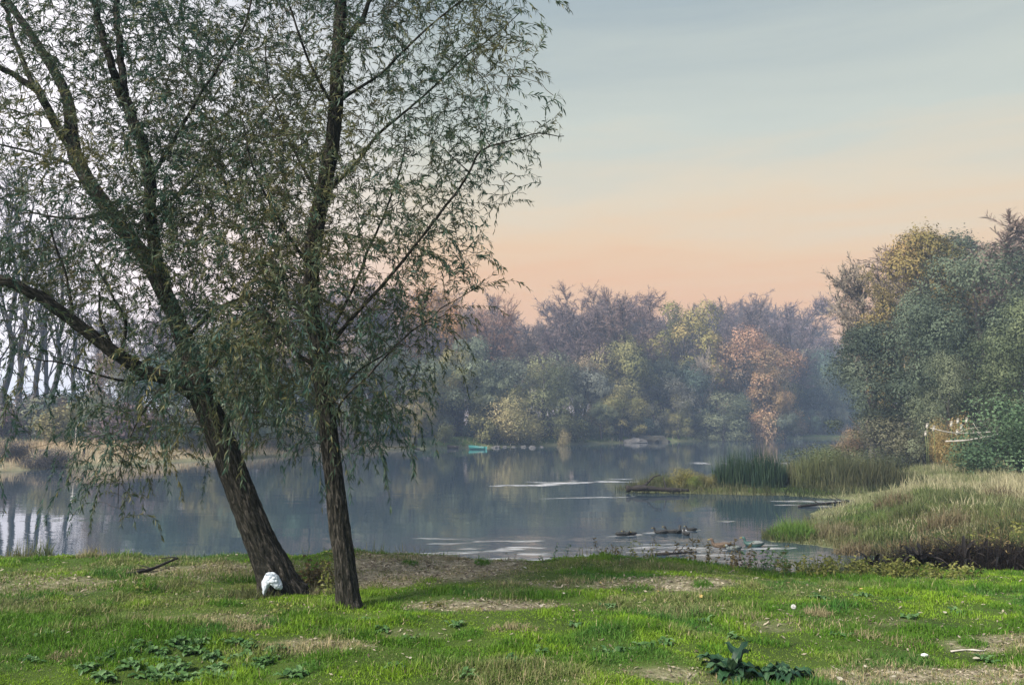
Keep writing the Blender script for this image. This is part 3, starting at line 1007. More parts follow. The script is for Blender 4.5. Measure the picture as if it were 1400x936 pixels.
TM = {
    'willow': [tmpl_willow(101), tmpl_willow(102, Wd=9, nlobe=15), tmpl_willow(103, Wd=11, nlobe=22), tmpl_willow(104, H_=12, Wd=7.5, nlobe=14)],
    'oak': [tmpl_willow(120, H_=15, Wd=10, nlobe=24, nleaf=24000, size=.21), tmpl_willow(121, H_=15, Wd=8, nlobe=20, nleaf=22000, size=.21)],
    'bare': [tmpl_bare(130), tmpl_bare(131, spread=.25), tmpl_bare(132, spread=.17, up=2), tmpl_bare(133, spread=.3, up=1.2, nb=520, ntw=11000)],
    'thin': [tmpl_bare(140, H_=16, spread=.28, up=1.0, nb=330, ntw=6500, leaf=4200), tmpl_bare(141, H_=16, spread=.24, up=1.2, nb=330, ntw=6500, leaf=6500)],
    'twiggy': [tmpl_bare(180, H_=16, spread=.52, nb=1100, ntw=26000, up=.75), tmpl_bare(181, H_=16, spread=.5, nb=1000, ntw=26000, up=.8)],
    'slim': [tmpl_bare(190, nb=70, ntw=900, spread=.12, up=2.2), tmpl_bare(191, nb=80, ntw=1000, spread=.14, up=2.0)],
    'bush': [tmpl_bush(150), tmpl_bush(151, Wd=6), tmpl_bush(152, H_=4, Wd=4)],
    'fine': [tmpl_willow(160, H_=13, Wd=10, nlobe=26, nleaf=34000, size=.17), tmpl_willow(161, H_=13, Wd=9, nlobe=22, nleaf=32000, size=.17),
             tmpl_willow(162, H_=14, Wd=8, nlobe=20, nleaf=30000, size=.16)],
    'finebush': [tmpl_bush(170, H_=4, Wd=5.5, nleaf=14000, size=.11)],
}
for k, lst in TM.items():
    for tr, cr, _ in lst:
        tr.materials.append(M['pale_bark'] if k in ('thin', 'twiggy') else M['far_bark'])
        cr.materials.append(M['far_twig'] if k in ('bare', 'twiggy', 'slim') else M['far_leaf'])
prng = np.random.default_rng(77)


def tree(name, label, cat, kindn, x, y, h, wide=1.0, color=(.08, .09, .06), group=None, v=None, z=None):
    lst = TM[kindn]
    tr, cr, H0 = lst[(v if v is not None else int(prng.integers(0, len(lst)))) % len(lst)]
    zz = H(x, y) if z is None else z
    root = thing(name, label, cat, (x, y, zz - .05), group, prng.uniform(0, 6.28))
    s = h / H0
    root.scale = (s * wide, s * wide, s)
    link('trunk' if 'bush' not in kindn else 'stems', tr, root)
    c = link('crown' if 'bush' not in kindn else 'foliage', cr, root)
    c.color = (*color, 1)
    return root


def col(base, j=.15):
    b_ = prng.uniform(1 - j, 1 + j)
    return tuple(float(np.clip(v * b_ * prng.uniform(1 - j * .4, 1 + j * .4), .01, .9)) for v in base)


GREYGREEN = (.155, .18, .115)
OLIVE = (.21, .205, .085)
BLUEGREEN = (.075, .115, .085)
YELLOW = (.30, .21, .075)
TAN = (.26, .21, .14)
ORANGE = (.34, .15, .065)
PURPLE = (.15, .115, .11)
BROWN = (.16, .115, .085)

# far shore as a line, rows of trees behind it
SH = np.array([(-32, 50), (-30, 58), (-25, 67), (-21, 77), (-14, 94), (0, 106), (21, 132), (41, 150), (57, 165), (83, 194), (120, 240)], float)
SL = np.r_[0, np.cumsum(np.linalg.norm(np.diff(SH, axis=0), axis=1))]


def shore(s, off_):
    p = np.array([np.interp(s, SL, SH[:, c]) for c in range(2)])
    q = np.array([np.interp(min(s + 1, SL[-1]), SL, SH[:, c]) for c in range(2)]) - np.array([np.interp(max(s - 1, 0), SL, SH[:, c]) for c in range(2)])
    q /= np.linalg.norm(q)
    nrm = np.array([-q[1], q[0]])
    return p + nrm * off_


SKY_X = [0, 110, 150, 400, 560, 600, 650, 700, 760, 800, 850, 900, 935, 975, 1010, 1060, 1100, 1140, 1250, 1500]
SKY_Y = [530, 520, 395, 380, 388, 396, 408, 414, 414, 402, 394, 412, 414, 424, 410, 420, 412, 424, 440, 450]


def top_h(x, y, dy=0):
    px = 700 + FPX * x / y
    py = np.interp(px, SKY_X, SKY_Y) + dy
    return float(at(px, py, y)[2] - H(x, y))


def px_of(x, y):
    return 700 + FPX * x / y


# feature trees: (photo x of the middle, photo y of the top, distance, kind, width factor, colour, name, label)
FEAT = [
    (742, 484, 118, 'willow', 1.0, (.12, .13, .065), 0, 'willow_tree', 'big rounded green willow with a yellowing top behind the pale shore bush'),
    (662, 470, 118, 'willow', 1.1, (.10, .115, .08), 2, 'willow_tree', 'broad grey-green willow straight above the teal rowing boat'),
    (700, 536, 109, 'finebush', 1.0, (.27, .24, .12), 0, 'shore_bush', 'pale yellow bush at the waterline right of the teal boat'),
    (620, 478, 112, 'willow', .75, (.24, .21, .09), 3, 'willow_tree', 'yellow willow at the right edge of the hanging foreground leaves'),
    (594, 392, 122, 'oak', .75, (.22, .135, .05), 0, 'autumn_tree', 'orange autumn crown seen through the tip of the foreground willow'),
    (1024, 448, 156, 'oak', 1.2, (.225, .145, .085), 0, 'autumn_tree', 'rusty orange autumn tree, the largest of the coloured crowns on the far bank'),
    (1050, 505, 152, 'oak', .75, (.25, .165, .085), 1, 'autumn_tree', 'pale orange autumn tree right beside the rusty orange one'),
    (1046, 552, 149, 'bush', .7, (.30, .21, .12), 2, 'shore_bush', 'small peach coloured bush below the orange tree'),
    (938, 412, 158, 'oak', .9, (.20, .175, .06), 1, 'autumn_tree', 'olive-gold tree topping the skyline between the bare poplars'),
    (962, 478, 150, 'thin', .6, (.30, .25, .20), 0, 'pale_tree', 'thin pale half-bare tree left of the rusty orange one'),
    (848, 386, 145, 'bare', 1.25, (.15, .105, .09), 3, 'bare_poplar', 'tallest bare poplar, fan-shaped, at the middle of the far skyline'),
    (790, 396, 145, 'bare', 1.15, (.14, .105, .10), 1, 'bare_poplar', 'bare poplar with a split fan top left of the tallest one'),
    (1012, 404, 172, 'bare', 1.2, (.14, .11, .105), 0, 'bare_poplar', 'bare poplar with a tufted top above the rusty orange tree'),
    (1082, 408, 178, 'bare', 1.3, (.13, .10, .105), 3, 'bare_poplar', 'broad bare poplar at the right end of the far wood'),
    (800, 500, 132, 'willow', 1.25, (.095, .105, .085), 1, 'willow_tree', 'wide drooping grey willow under the split-topped bare poplar'),
    (905, 512, 144, 'willow', 1.15, (.11, .11, .085), 2, 'willow_tree', 'wide grey-olive willow above the sandy hump on the far shore'),
    (990, 535, 145, 'willow', 1.5, (.12, .135, .08), 0, 'willow_tree', 'low spreading green willow left of the small peach bush'),
    (1072, 562, 150, 'willow', 1.3, (.10, .12, .085), 1, 'willow_tree', 'low dark willow right of the small peach bush on the far bank'),
    (770, 585, 114, 'bush', .6, (.26, .22, .12), 1, 'shore_bush', 'tiny straw coloured bush between the yellow bush and the sandy hump'),
    (675, 398, 128, 'bare', 1.0, (.2, .12, .085), 1, 'bare_poplar', 'reddish bare crown just beyond the tips of the foreground willow'),
]
feat_xy = []
for (px, ptop, Yd, kn, wd, c, v, nm, lab) in FEAT:
    p = at(px, ptop, Yd)
    feat_xy.append((p[0], Yd))
    h = p[2] - H(p[0], Yd)
    c = tuple(q * 1.4 for q in c)
    tree(nm, lab, 'bush' if 'bush' in nm else 'tree', kn, p[0], Yd, h, wd, c, None, v)

# row upon row behind the shore
ROWS = [(3.0, 4.6, 'shore'), (6.5, 5.0, 'under'), (9, 6.2, 'mid'), (14, 6.0, 'under'), (18, 6.5, 'high'), (29, 6.5, 'top'), (43, 8, 'top')]
for (off_, step, rk) in ROWS:
    s = prng.uniform(0, step)
    while s < SL[-1] - 4:
        extra = 26 if s < 8 else (26 * (1 - (s - 8) / 8) if s < 16 else 0)
        x, y = shore(s, off_ + extra + prng.uniform(-1.5, 1.5))
        s += step * prng.uniform(.7, 1.3)
        pxx = px_of(x, y)
        if pxx > 1330 or pxx < -260:
            continue
        hmax = top_h(x, y)
        left = pxx < 140
        if rk == 'shore':
            if min((abs(pxx - px_of(fx, fy)) + abs(y - fy)) for fx, fy in feat_xy) < 9:
                continue
            if prng.random() < .5:
                tree('shore_bush', 'rounded low bush among others along the foot of the far wood', 'bush', 'bush', x, y, prng.uniform(2.2, 4.2), 1.0,
                     col([BLUEGREEN, GREYGREEN, OLIVE, TAN][int(prng.integers(0, 4))]), 'bushes along the far shore')
            else:
                tree('willow_tree', 'grey-green willow among others in the front row of the far wood', 'tree', 'willow', x, y, min(hmax * .45, prng.uniform(5, 8.5)), prng.uniform(.9, 1.3),
                     col([GREYGREEN, GREYGREEN, BLUEGREEN, OLIVE][int(prng.integers(0, 4))]), 'willows of the far wood')
        elif rk == 'under':
            tree('understory_bush', 'dark understory bush among others beneath the willows of the far wood', 'bush', 'bush', x, y, prng.uniform(2.6, 4.2), 1.25,
                 col([BLUEGREEN, GREYGREEN, PURPLE][int(prng.integers(0, 3))]), 'understory of the far wood')
        elif rk == 'mid':
            tree('willow_tree', 'grey-green willow among others in the front row of the far wood', 'tree', 'willow', x, y, hmax * prng.uniform(.45, .74), prng.uniform(.8, 1.1),
                 col([GREYGREEN, GREYGREEN, BLUEGREEN, TAN, OLIVE][int(prng.integers(0, 5))]), 'willows of the far wood')
        elif rk == 'high':
            if prng.random() < .55:
                tree('bare_poplar', 'purple-grey bare poplar among others on the crest of the far wood', 'tree', 'bare', x, y, hmax * prng.uniform(.72, .9), prng.uniform(.9, 1.3), col(PURPLE), 'bare poplars of the far wood')
            else:
                tree('woodland_tree', 'dull brown-green tree among others in the middle of the far wood', 'tree', 'oak', x, y, hmax * prng.uniform(.6, .8), prng.uniform(.8, 1.1),
                     col([TAN, PURPLE, GREYGREEN, BROWN][int(prng.integers(0, 4))]), 'leafy trees of the far wood')
        else:
            if left and prng.random() < .6:
                continue
            tree('bare_poplar', 'purple-grey bare poplar among others on the crest of the far wood', 'tree', 'bare', x, y, hmax * prng.uniform(.90, 1.02), prng.uniform(1.0, 1.5), col(PURPLE), 'bare poplars of the far wood')

# far left: tall trunks over low scrub behind the meadow
for (px, ptop, Yd, v) in [(34, 200, 78, 0), (50, 180, 80, 1), (92, 260, 84, 0), (8, 250, 86, 1), (-40, 240, 80, 1), (-110, 200, 82, 0), (-190, 200, 80, 1), (74, 300, 92, 1), (112, 320, 88, 0), (62, 280, 84, 0)]:
    p = at(px, ptop, Yd)
    lab = {34: 'tall bare poplar with a thick grey trunk at the far left', 50: 'tall bare poplar close right of the thick-trunked one at the far left'}.get(px, 'thin tall bare poplar among others behind the left meadow')
    tree('bare_poplar', lab, 'tree', 'slim', p[0], Yd, p[2] - H(p[0], Yd), .95, (.10, .085, .08), None if px in (34, 50) else 'poplars behind the left meadow', v)
for k in range(16):
    px = -240 + k * 28 + prng.uniform(-8, 8)
    Yd = prng.uniform(76, 84)
    p = at(px, 530 + prng.uniform(0, 25), Yd)
    tree('scrub_bush', 'dark blue-green scrub among others behind the left meadow', 'bush', 'bush', p[0], Yd, max(2.5, p[2] - H(p[0], Yd)), 1.3,
         col([BLUEGREEN, PURPLE, GREYGREEN][k % 3]), 'scrub behind the left meadow')

# the near wood on the right bank
RIGHT = [
    (1345, 318, 74, 'twiggy', 1.7, (.24, .185, .15), 1, 'bare_tree', 'bare twiggy crown topping the right-hand wood'),
    (1392, 312, 77, 'twiggy', 1.7, (.22, .17, .14), 1, 'bare_tree', 'bare twiggy crown at the right margin above the green willows'),
    (1300, 322, 76, 'twiggy', 1.3, (.23, .175, .145), 1, 'bare_tree', 'smaller bare crown left of the twiggy top of the right-hand wood'),
    (1258, 312, 66, 'fine', .8, (.225, .175, .065), 2, 'autumn_tree', 'olive-gold tree high in the right-hand wood'),
    (1225, 345, 68, 'thin', .85, (.20, .16, .07), 1, 'half_bare_tree', 'thin golden half-bare tree left of the olive-gold one'),
    (1178, 352, 74, 'thin', .95, (.24, .20, .15), 0, 'half_bare_tree', 'pale half-bare tree against the sunset at the left end of the right-hand wood'),
    (1340, 338, 60, 'fine', .95, (.085, .11, .07), 0, 'willow_tree', 'largest grey-green willow of the right-hand wood, under the bare top'),
    (1255, 400, 58, 'fine', .85, (.075, .10, .065), 1, 'willow_tree', 'dark green willow in the middle of the right-hand wood'),
    (1192, 440, 60, 'fine', 1.2, (.07, .09, .06), 2, 'willow_tree', 'dark willow leaning over the water at the left of the right-hand wood'),
    (1400, 400, 50, 'fine', .85, (.10, .125, .065), 1, 'willow_tree', 'lighter green willow at the right margin of the photo'),
    (1450, 300, 62, 'fine', 1.0, (.08, .105, .065), 2, 'willow_tree', 'tall green willow past the right margin'),
    (1285, 480, 50, 'fine', .8, (.105, .125, .075), 0, 'willow_tree', 'pale green low willow above the white fallen branch'),
    (1395, 535, 36, 'finebush', 1.25, (.075, .125, .065), 0, 'green_bush', 'fresh green bush in front of the right-hand wood'),
    (1296, 565, 44, 'finebush', .6, (.24, .18, .075), 0, 'brown_bush', 'yellow-brown shrub behind the white plumes'),
    (1225, 560, 56, 'finebush', 1.3, (.10, .10, .06), 0, 'dark_bush', 'dark bush at the water below the leaning willow'),
    (1165, 582, 66, 'finebush', 1.0, (.20, .15, .09), 0, 'brown_bush', 'small brown shrub over the water left of the dark bush'),
    (1325, 610, 40, 'finebush', 1.4, (.10, .12, .05), 0, 'green_bush', 'low olive scrub below the white fallen branch'),
]
RIGHT = [r[:5] + (tuple(q * (1.12 if r[3] == 'fine' else 1.25) for q in r[5]),) + r[6:] for r in RIGHT]
for (px, ptop, Yd, kn, wd, c, v, nm, lab) in RIGHT:
    p = at(px, ptop, Yd)
    tree(nm, lab, 'bush' if 'bush' in nm else 'tree', kn, p[0], Yd, p[2] - max(H(p[0], Yd), .1), wd, c, None, v, z=max(H(p[0], Yd), .1))
for k, (px, Yd, top) in enumerate([(1240, 84, 350), (1300, 88, 320), (1370, 86, 330), (1430, 84, 300), (1520, 70, 300), (1560, 58, 330), (1500, 50, 420), (1600, 75, 300), (1210, 92, 420), (1330, 52, 520), (1360, 46, 540), (1440, 44, 520)]):
    p = at(px, top, Yd)
    tree('woodland_tree', 'dull green tree among others filling the right-hand wood', 'tree', 'fine', p[0], Yd, p[2] - H(p[0], Yd), .9, col((.085, .105, .062)), 'trees filling the right-hand wood')


# ------------------------------------------------------------------ grass, meadow, reeds
def blades(rng, x, y, h, w, colr, lean=.45, z=None, segs=1, droop=.35):
    n = len(x)
    z = height(x, y) if z is None else z
    P = np.stack([x, y, z - .005], 1)
    az = rng.uniform(0, 2 * math.pi, n)
    ln = np.abs(rng.normal(0, lean, n))
    side = np.stack([np.cos(az), np.sin(az), np.zeros(n)], 1)
    la = rng.uniform(0, 2 * math.pi, n)
    dv = np.stack([np.cos(la) * ln, np.sin(la) * ln, np.ones(n)], 1)
    dv /= np.linalg.norm(dv, axis=1)[:, None]
    h = h[:, None]; w = w[:, None]
    out = np.stack([np.cos(la), np.sin(la), np.zeros(n)], 1)
    m = P + dv * h * .55
    tip = P + dv * h + out * h * droop * ln[:, None] + np.array([0, 0, -1]) * h * droop * .6 * ln[:, None]
    V = np.stack([P - side * w / 2, P + side * w / 2, m + side * w * .42, m - side * w * .42, tip], 1).reshape(-1, 3)
    o5 = np.arange(n)[:, None] * 5
    mb = MB()
    mb.add(V, o5 + np.array([0, 1, 2, 3]), blade_col=np.repeat(colr, 5, 0))
    F3 = o5 + np.array([3, 2, 4])
    mb.L.append(F3.ravel()); mb.C.append(np.full(n, 3))
    return mb


def lerp(a, b_, t):
    return np.asarray(a) * (1 - t[:, None]) + np.asarray(b_) * t[:, None]


rng = np.random.default_rng(5)
n = 620000
yy = 4.3 + (13.6 - 4.3) * rng.random(n) ** 1.25
xx = rng.uniform(-1, 1, n) * (yy * .66 + .7)
s = sdist(xx, yy)
dirt = dirt_amount(xx, yy)
lush = fbm(xx * 1.0, yy * 1.5, seed=41, octv=3)
clump = fbm(xx * 3.2, yy * 3.8, seed=42, octv=3)
fine_ = fbm(xx * 9, yy * 9, seed=46, octv=2)
dryn = sstep(.47, .66, fbm(xx * .7, yy * 1.3, seed=43, octv=4))
teal = sstep(.5, .68, fbm(xx * 1.4, yy * 1.6, seed=44, octv=3))
keep = (s > .25) & (rng.random(n) < (1 - .55 * dirt)) & (rng.random(n) < .6 + 1.1 * sstep(.3, .6, clump))
tg = lambda a: a[keep]
xx, yy, dirt, lush, clump, dryn, teal, fine_ = map(tg, (xx, yy, dirt, lush, clump, dryn, teal, fine_))
n = len(xx)
h = (.014 + .060 * sstep(.36, .72, clump * .6 + lush * .4)) * rng.uniform(.5, 1.35, n) * (1 - .5 * dirt) * (1 + .5 * sstep(.55, .7, fine_))
w = rng.uniform(.0035, .0065, n) * (1 + .12 * (yy - 5))
c = lerp((.19, .325, .024), (.08, .19, .016), sstep(.38, .6, lush))
c = c * (1 - .75 * teal[:, None]) + np.array([.045, .15, .03]) * .75 * teal[:, None]
dm = np.clip(dryn * .6 + dirt * .6 + rng.normal(0, .16, n), 0, 1)
c = c * (1 - dm[:, None]) + lerp((.17, .20, .07), (.32, .28, .16), rng.random(n)) * dm[:, None]
straw = rng.random(n) < (.02 + .09 * dryn + .45 * dirt)
c = np.where(straw[:, None], np.array([.40, .34, .20]), c)
c *= rng.uniform(.7, 1.3, (n, 1))
lean = .5
g_o = put('lawn_grass', blades(rng, xx, yy, h, w, c, .85), M['blade'])
tag(kind(g_o, 'stuff'), 'short patchy green lawn on the near bank', 'grass')
print('lawn blades', n)


def field(name, label, n, xr, yr, keepf, hr, wr, c1, c2, seed, lean=.35, hf=None):
    rng = np.random.default_rng(seed)
    x = rng.uniform(*xr, n); y = rng.uniform(*yr, n)
    k = keepf(x, y, sdist(x, y)) > rng.random(n)
    x, y = x[k], y[k]
    n = len(x)
    cn = fbm(x * .5, y * .5, seed=seed, octv=3)
    h = rng.uniform(*hr, n) * (.55 + .9 * cn) * (1 if hf is None else hf(x, y))
    w = rng.uniform(*wr, n)
    c = lerp(c1, c2, np.clip((cn - .5) * 2.5 + .5 + rng.normal(0, .2, n), 0, 1)) * rng.uniform(.7, 1.3, (n, 1))
    o = put(name, blades(rng, x, y, h, w, c, lean), M['blade'])
    return tag(kind(o, 'stuff'), label, 'grass')


field('meadow_grass', 'tall pale dry grass covering the right-hand bank', 105000, (6.4, 36), (18.5, 56),
      lambda x, y, s: (s > .15) * ((y > 21.5 - 0.2 * x) | (x > 12)) * np.where((x < 17) & (y > 33), 0, 1) * np.clip(1.25 - .012 * y, .2, 1), (.2, .58), (.012, .026),
      (.14, .17, .07), (.37, .34, .215), 61, .75, lambda x, y: (.14 + .76 * sstep(8.6, 13.5, x)) * (.45 + 1.1 * fbm(x * 1.3, y * .9, seed=90, octv=3)))
field('bank_grass', 'green rough grass along the edge of the right-hand bank', 40000, (5.5, 20), (13.5, 28),
      lambda x, y, s: (s > .05) * (1 - sstep(21, 27, y)) * (1 - .97 * (x > 4.6) * (y < 16.5)), (.14, .36), (.01, .02), (.045, .075, .025), (.17, .155, .08), 62, .55)
field('islet_grass', 'low mixed green and brown grass covering the islet', 16000, (4.2, 19), (33, 45),
      lambda x, y, s: (s > -.1) * 1.0, (.15, .5), (.015, .03), (.035, .05, .025), (.11, .11, .055), 68, .5)
field('left_meadow_grass', 'tan dry grass on the far left bank', 60000, (-75, -12), (42, 95),
      lambda x, y, s: (s > .35) * (s < 16) * 1.0, (.3, .7), (.03, .06), (.36, .27, .16), (.52, .42, .28), 63, .35)
field('left_scrub_grass', 'green grass strip behind the tan bank', 22000, (-85, -14), (52, 110),
      lambda x, y, s: (s > 13) * (s < 26) * 1.0, (.4, 1.0), (.04, .07), (.06, .12, .045), (.13, .18, .08), 64, .35)
field('far_bank_grass', 'pale dry grass fringe at the foot of the far wood', 26000, (-22, 95), (76, 200),
      lambda x, y, s: (s > .1) * (s < 3.0) * (y > x * 1.1 + 60) * 1.0, (.25, .7), (.05, .1), (.16, .15, .09), (.34, .29, .20), 65, .4)
field('shore_weeds', 'rough weedy grass along the lip of the near bank', 12000, (-9, 9), (10.6, 14.2),
      lambda x, y, s: (s > .15) * (s < 2.2) * sstep(.42, .62, fbm(x * .8, y * 1.0, seed=70)), (.10, .32), (.006, .012), (.10, .14, .04), (.28, .25, .13), 66, .4)


def clump_plant(name, label, cat, x, y, n, rad, hr, wr, c1, c2, seed, lean=.25, group=None, ry=None, droop=.35, z=None):
    rng = np.random.default_rng(seed)
    a = rng.uniform(0, 6.28, n); r = np.sqrt(rng.random(n))
    bx = np.cos(a) * r * rad; by = np.sin(a) * r * (ry or rad)
    z0 = max(H(x, y), 0.0) if z is None else z
    zz = np.maximum(height(bx + x, by + y), -.1) - z0
    hh = rng.uniform(*hr, n) * (1 - .5 * r ** 2) * rng.uniform(.55, 1.1, n)
    c = lerp(c1, c2, np.clip(rng.normal(.5, .28, n), 0, 1))
    mb = blades(rng, bx, by, hh, rng.uniform(*wr, n), c, lean, zz, droop=droop)
    o = put(name, mb, M['blade'], None, (x, y, z0))
    return tag(o, label, cat, group)


def cp(px, py):
    return ground(px, py)


# reeds and mounds of the islet
def islet(px, py, Yd):
    p = at(px, py, Yd)
    return p[0], Yd


for (px, Yd, n, rad, hr, c1, c2, nm, lab, ln) in [
    (1003, 37.2, 1100, 1.0, (1.0, 2.2), (.025, .055, .035), (.06, .095, .05), 'reed_clump', 'dark green reed clump in the middle of the islet', .13),
    (1042, 37.0, 1300, 1.1, (1.1, 2.5), (.02, .05, .035), (.055, .09, .05), 'reed_clump', 'tallest dark reed clump on the islet', .12),
    (1085, 37.6, 900, 1.2, (.8, 1.7), (.07, .085, .045), (.15, .145, .08), 'reed_clump', 'low greyish reed clump right of the tallest one', .2),
    (1125, 37.0, 1500, 1.5, (1.0, 2.3), (.085, .11, .045), (.17, .175, .085), 'reed_clump', 'light olive reed clump toward the right of the islet', .22),
    (1165, 36.5, 1500, 1.5, (1.0, 2.3), (.055, .075, .04), (.15, .15, .08), 'reed_clump', 'mixed brown and green reed clump near the islet root', .2),
    (1200, 36.0, 1200, 1.4, (.9, 2.0), (.05, .065, .035), (.12, .115, .06), 'reed_clump', 'darker low reed clump where the islet meets the bank', .22),
    (900, 38.2, 700, .75, (.5, 1.1), (.06, .08, .04), (.14, .14, .07), 'reed_clump', 'small grassy clump at the tip of the islet', .3),
]:
    x = at(px, 660, Yd)[0]
    clump_plant(nm, lab, 'reeds', x, Yd, n, rad, hr, (.018, .035), c1, c2, int(px), ln, None, .55)
for (px, top, Yd, wd, c, lab) in [(934, 645, 37.2, .85, (.24, .22, .07), 'yellow-green rounded bush on the islet'), (905, 652, 37.6, .7, (.12, .14, .06), 'small dull bush at the islet tip'),
                                  (965, 650, 37.0, .8, (.19, .18, .07), 'low olive bush left of the dark reeds'), (950, 659, 36.5, .7, (.15, .19, .05), 'small bright green bush at the islet water edge'),
                                  (1112, 625, 38.5, 1.0, (.10, .125, .06), 'green bush behind the olive reeds'), (1155, 622, 39.5, 1.1, (.11, .13, .07), 'grey-green bush behind the brown reeds'), (1205, 630, 40, 1.0, (.07, .085, .05), 'dark bush where the islet joins the right bank')]:
    p = at(px, top, Yd)
    tree('islet_bush', lab, 'bush', 'finebush', p[0], Yd, max(.4, p[2] - .18) * 1.5, wd * 1.5, c, None, 0, z=.15)

# big dark heap of dead stems and the tuft on the promontory
for (px, py, Yd, n, rad, ry, hr, c1, c2, nm, lab, cat, ln) in [
    (1215, 765, 12.9, 3600, .85, .8, (.35, .72), (.008, .007, .008), (.04, .034, .03), 'dead_stem_heap', 'black heap of dead stems, left half of the dark mass', 'dead plants', .75),
    (1330, 768, 12.6, 4800, 1.0, .9, (.45, .85), (.008, .007, .008), (.045, .036, .032), 'dead_stem_heap', 'black heap of dead stems reaching the right margin', 'dead plants', .75),
    (1420, 768, 12.4, 3000, .8, .8, (.35, .8), (.008, .007, .008), (.045, .036, .032), 'dead_stem_heap', 'black heap of dead stems past the right margin', 'dead plants', .75),
    (1160, 765, 13.2, 1100, .5, .5, (.3, .6), (.02, .022, .016), (.07, .065, .045), 'dead_stem_heap', 'thin grey-brown tangle at the left end of the dark mass', 'dead plants', .6),
    (1082, 728, 21.4, 1500, .62, .4, (.35, .8), (.07, .15, .03), (.17, .27, .06), 'grass_tuft', 'bright green tuft at the tip of the right-hand bank', 'grass tuft', .45),
    (1062, 730, 21.4, 500, .4, .3, (.2, .5), (.05, .075, .03), (.12, .13, .06), 'grass_tuft', 'small dark tuft at the water beside the bright green one', 'grass tuft', .4),
    (1130, 726, 21.6, 900, .9, .5, (.25, .5), (.14, .13, .075), (.26, .22, .14), 'grass_tuft', 'brown tuft right of the bright green one', 'grass tuft', .5),
    (1240, 705, 22.5, 1500, 1.8, .6, (.25, .55), (.08, .13, .035), (.17, .20, .07), 'grass_tuft', 'long green tuft in front of the pale meadow', 'grass tuft', .5),
    (30, 786, 10.9, 260, .22, .15, (.12, .42), (.10, .13, .05), (.26, .24, .12), 'grass_tuft', 'spiky grass tuft at the water on the left margin', 'grass tuft', .25),
    (58, 786, 10.8, 160, .14, .12, (.12, .40), (.07, .11, .04), (.16, .18, .08), 'grass_tuft', 'narrow spiky grass tuft right of the leftmost one', 'grass tuft', .25),
    (128, 790, 10.6, 260, .25, .2, (.08, .26), (.22, .2, .1), (.36, .31, .18), 'grass_tuft', 'straw coloured tuft with a yellow flower head', 'grass tuft', .5),
    (432, 806, 8.4, 420, .26, .2, (.05, .16), (.20, .20, .1), (.34, .30, .19), 'grass_tuft', 'pale dry tuft between the two willow trunks', 'grass tuft', .6),
    (345, 808, 8.1, 420, .3, .2, (.08, .2), (.06, .09, .035), (.18, .18, .08), 'grass_tuft', 'dull tuft left of the white bag', 'grass tuft', .5),
    (735, 768, 11.2, 500, .45, .25, (.08, .24), (.20, .19, .10), (.33, .29, .18), 'grass_tuft', 'pale weedy tuft on the bank lip, middle of the photo', 'grass tuft', .4),
]:
    x = at(px, py, Yd)[0]
    clump_plant(nm, lab, cat, x, Yd, n, rad, hr, (.008, .018) if Yd > 14 else (.004, .008), c1, c2, int(px) + 3, ln, None, ry, .45)


# bits of dead leaf and bark trodden into the bare soil
rl = np.random.default_rng(31)
n = 60000
ly = 4.6 + 9 * rl.random(n); lx = rl.uniform(-1, 1, n) * (ly * .66 + .5)
kp = (sdist(lx, ly) > .2) & (rl.random(n) < .06 + dirt_amount(lx, ly))
lx, ly = lx[kp], ly[kp]; n = len(lx)
lt_ = MB()
cN = np.stack([rl.normal(0, .35, n), rl.normal(0, .35, n), np.ones(n)], 1); cN /= np.linalg.norm(cN, axis=1)[:, None]
cA = np.cross(cN, rl.normal(0, 1, (n, 3))); cA /= np.linalg.norm(cA, axis=1)[:, None]; cB = np.cross(cN, cA)
cs = rl.uniform(.007, .025, n)[:, None] * (.8 + .13 * np.maximum(ly - 5, 0))[:, None]
cP = np.stack([lx, ly, height(lx, ly) + .012], 1)
cc = lerp((.09, .065, .045), (.52, .46, .35), rl.random(n) ** 1.1)
lt_.add(np.stack([cP - cA * cs, cP - cB * cs * .4, cP + cA * cs, cP + cB * cs * .4], 1).reshape(-1, 3), np.arange(n * 4).reshape(n, 4), blade_col=np.repeat(cc, 4, 0))
tag(kind(put('leaf_litter', lt_, M['blade']), 'stuff'), 'bits of dead leaf strewn over the bare soil of the lawn', 'leaf litter')

mr_ = np.random.default_rng(23)
# lush and dry clumps that stand up out of the lawn
for k, (px, py) in enumerate([(870, 806), (960, 800), (1180, 800), (1235, 880), (1330, 880), (1300, 815), (1050, 880), (1180, 870), (600, 905), (640, 870), (545, 848), (700, 860), (760, 880), (800, 905), (900, 850), (340, 860), (250, 850),
                               (140, 830), (60, 850), (90, 900), (30, 880), (450, 850), (500, 870), (1120, 840), (1230, 820), (1370, 830), (980, 890), (1020, 845), (310, 825), (180, 808), (560, 770), (620, 765), (660, 770), (1395, 800)]):
    g = ground(px, py)
    dry_ = k % 4 == 3
    clump_plant('lawn_tuft', 'dry straw tuft standing up among others in the lawn' if dry_ else 'lush dark green tuft standing up among others in the lawn', 'grass tuft', g[0], g[1], 260, mr_.uniform(.10, .24), (.05, mr_.uniform(.09, .15)), (.004, .007),
                (.22, .2, .1) if dry_ else (.045, .13, .015), (.38, .33, .2) if dry_ else (.12, .25, .03), 700 + k, .7, 'dry tufts of the lawn' if dry_ else 'lush tufts of the lawn', mr_.uniform(.08, .14), .6)
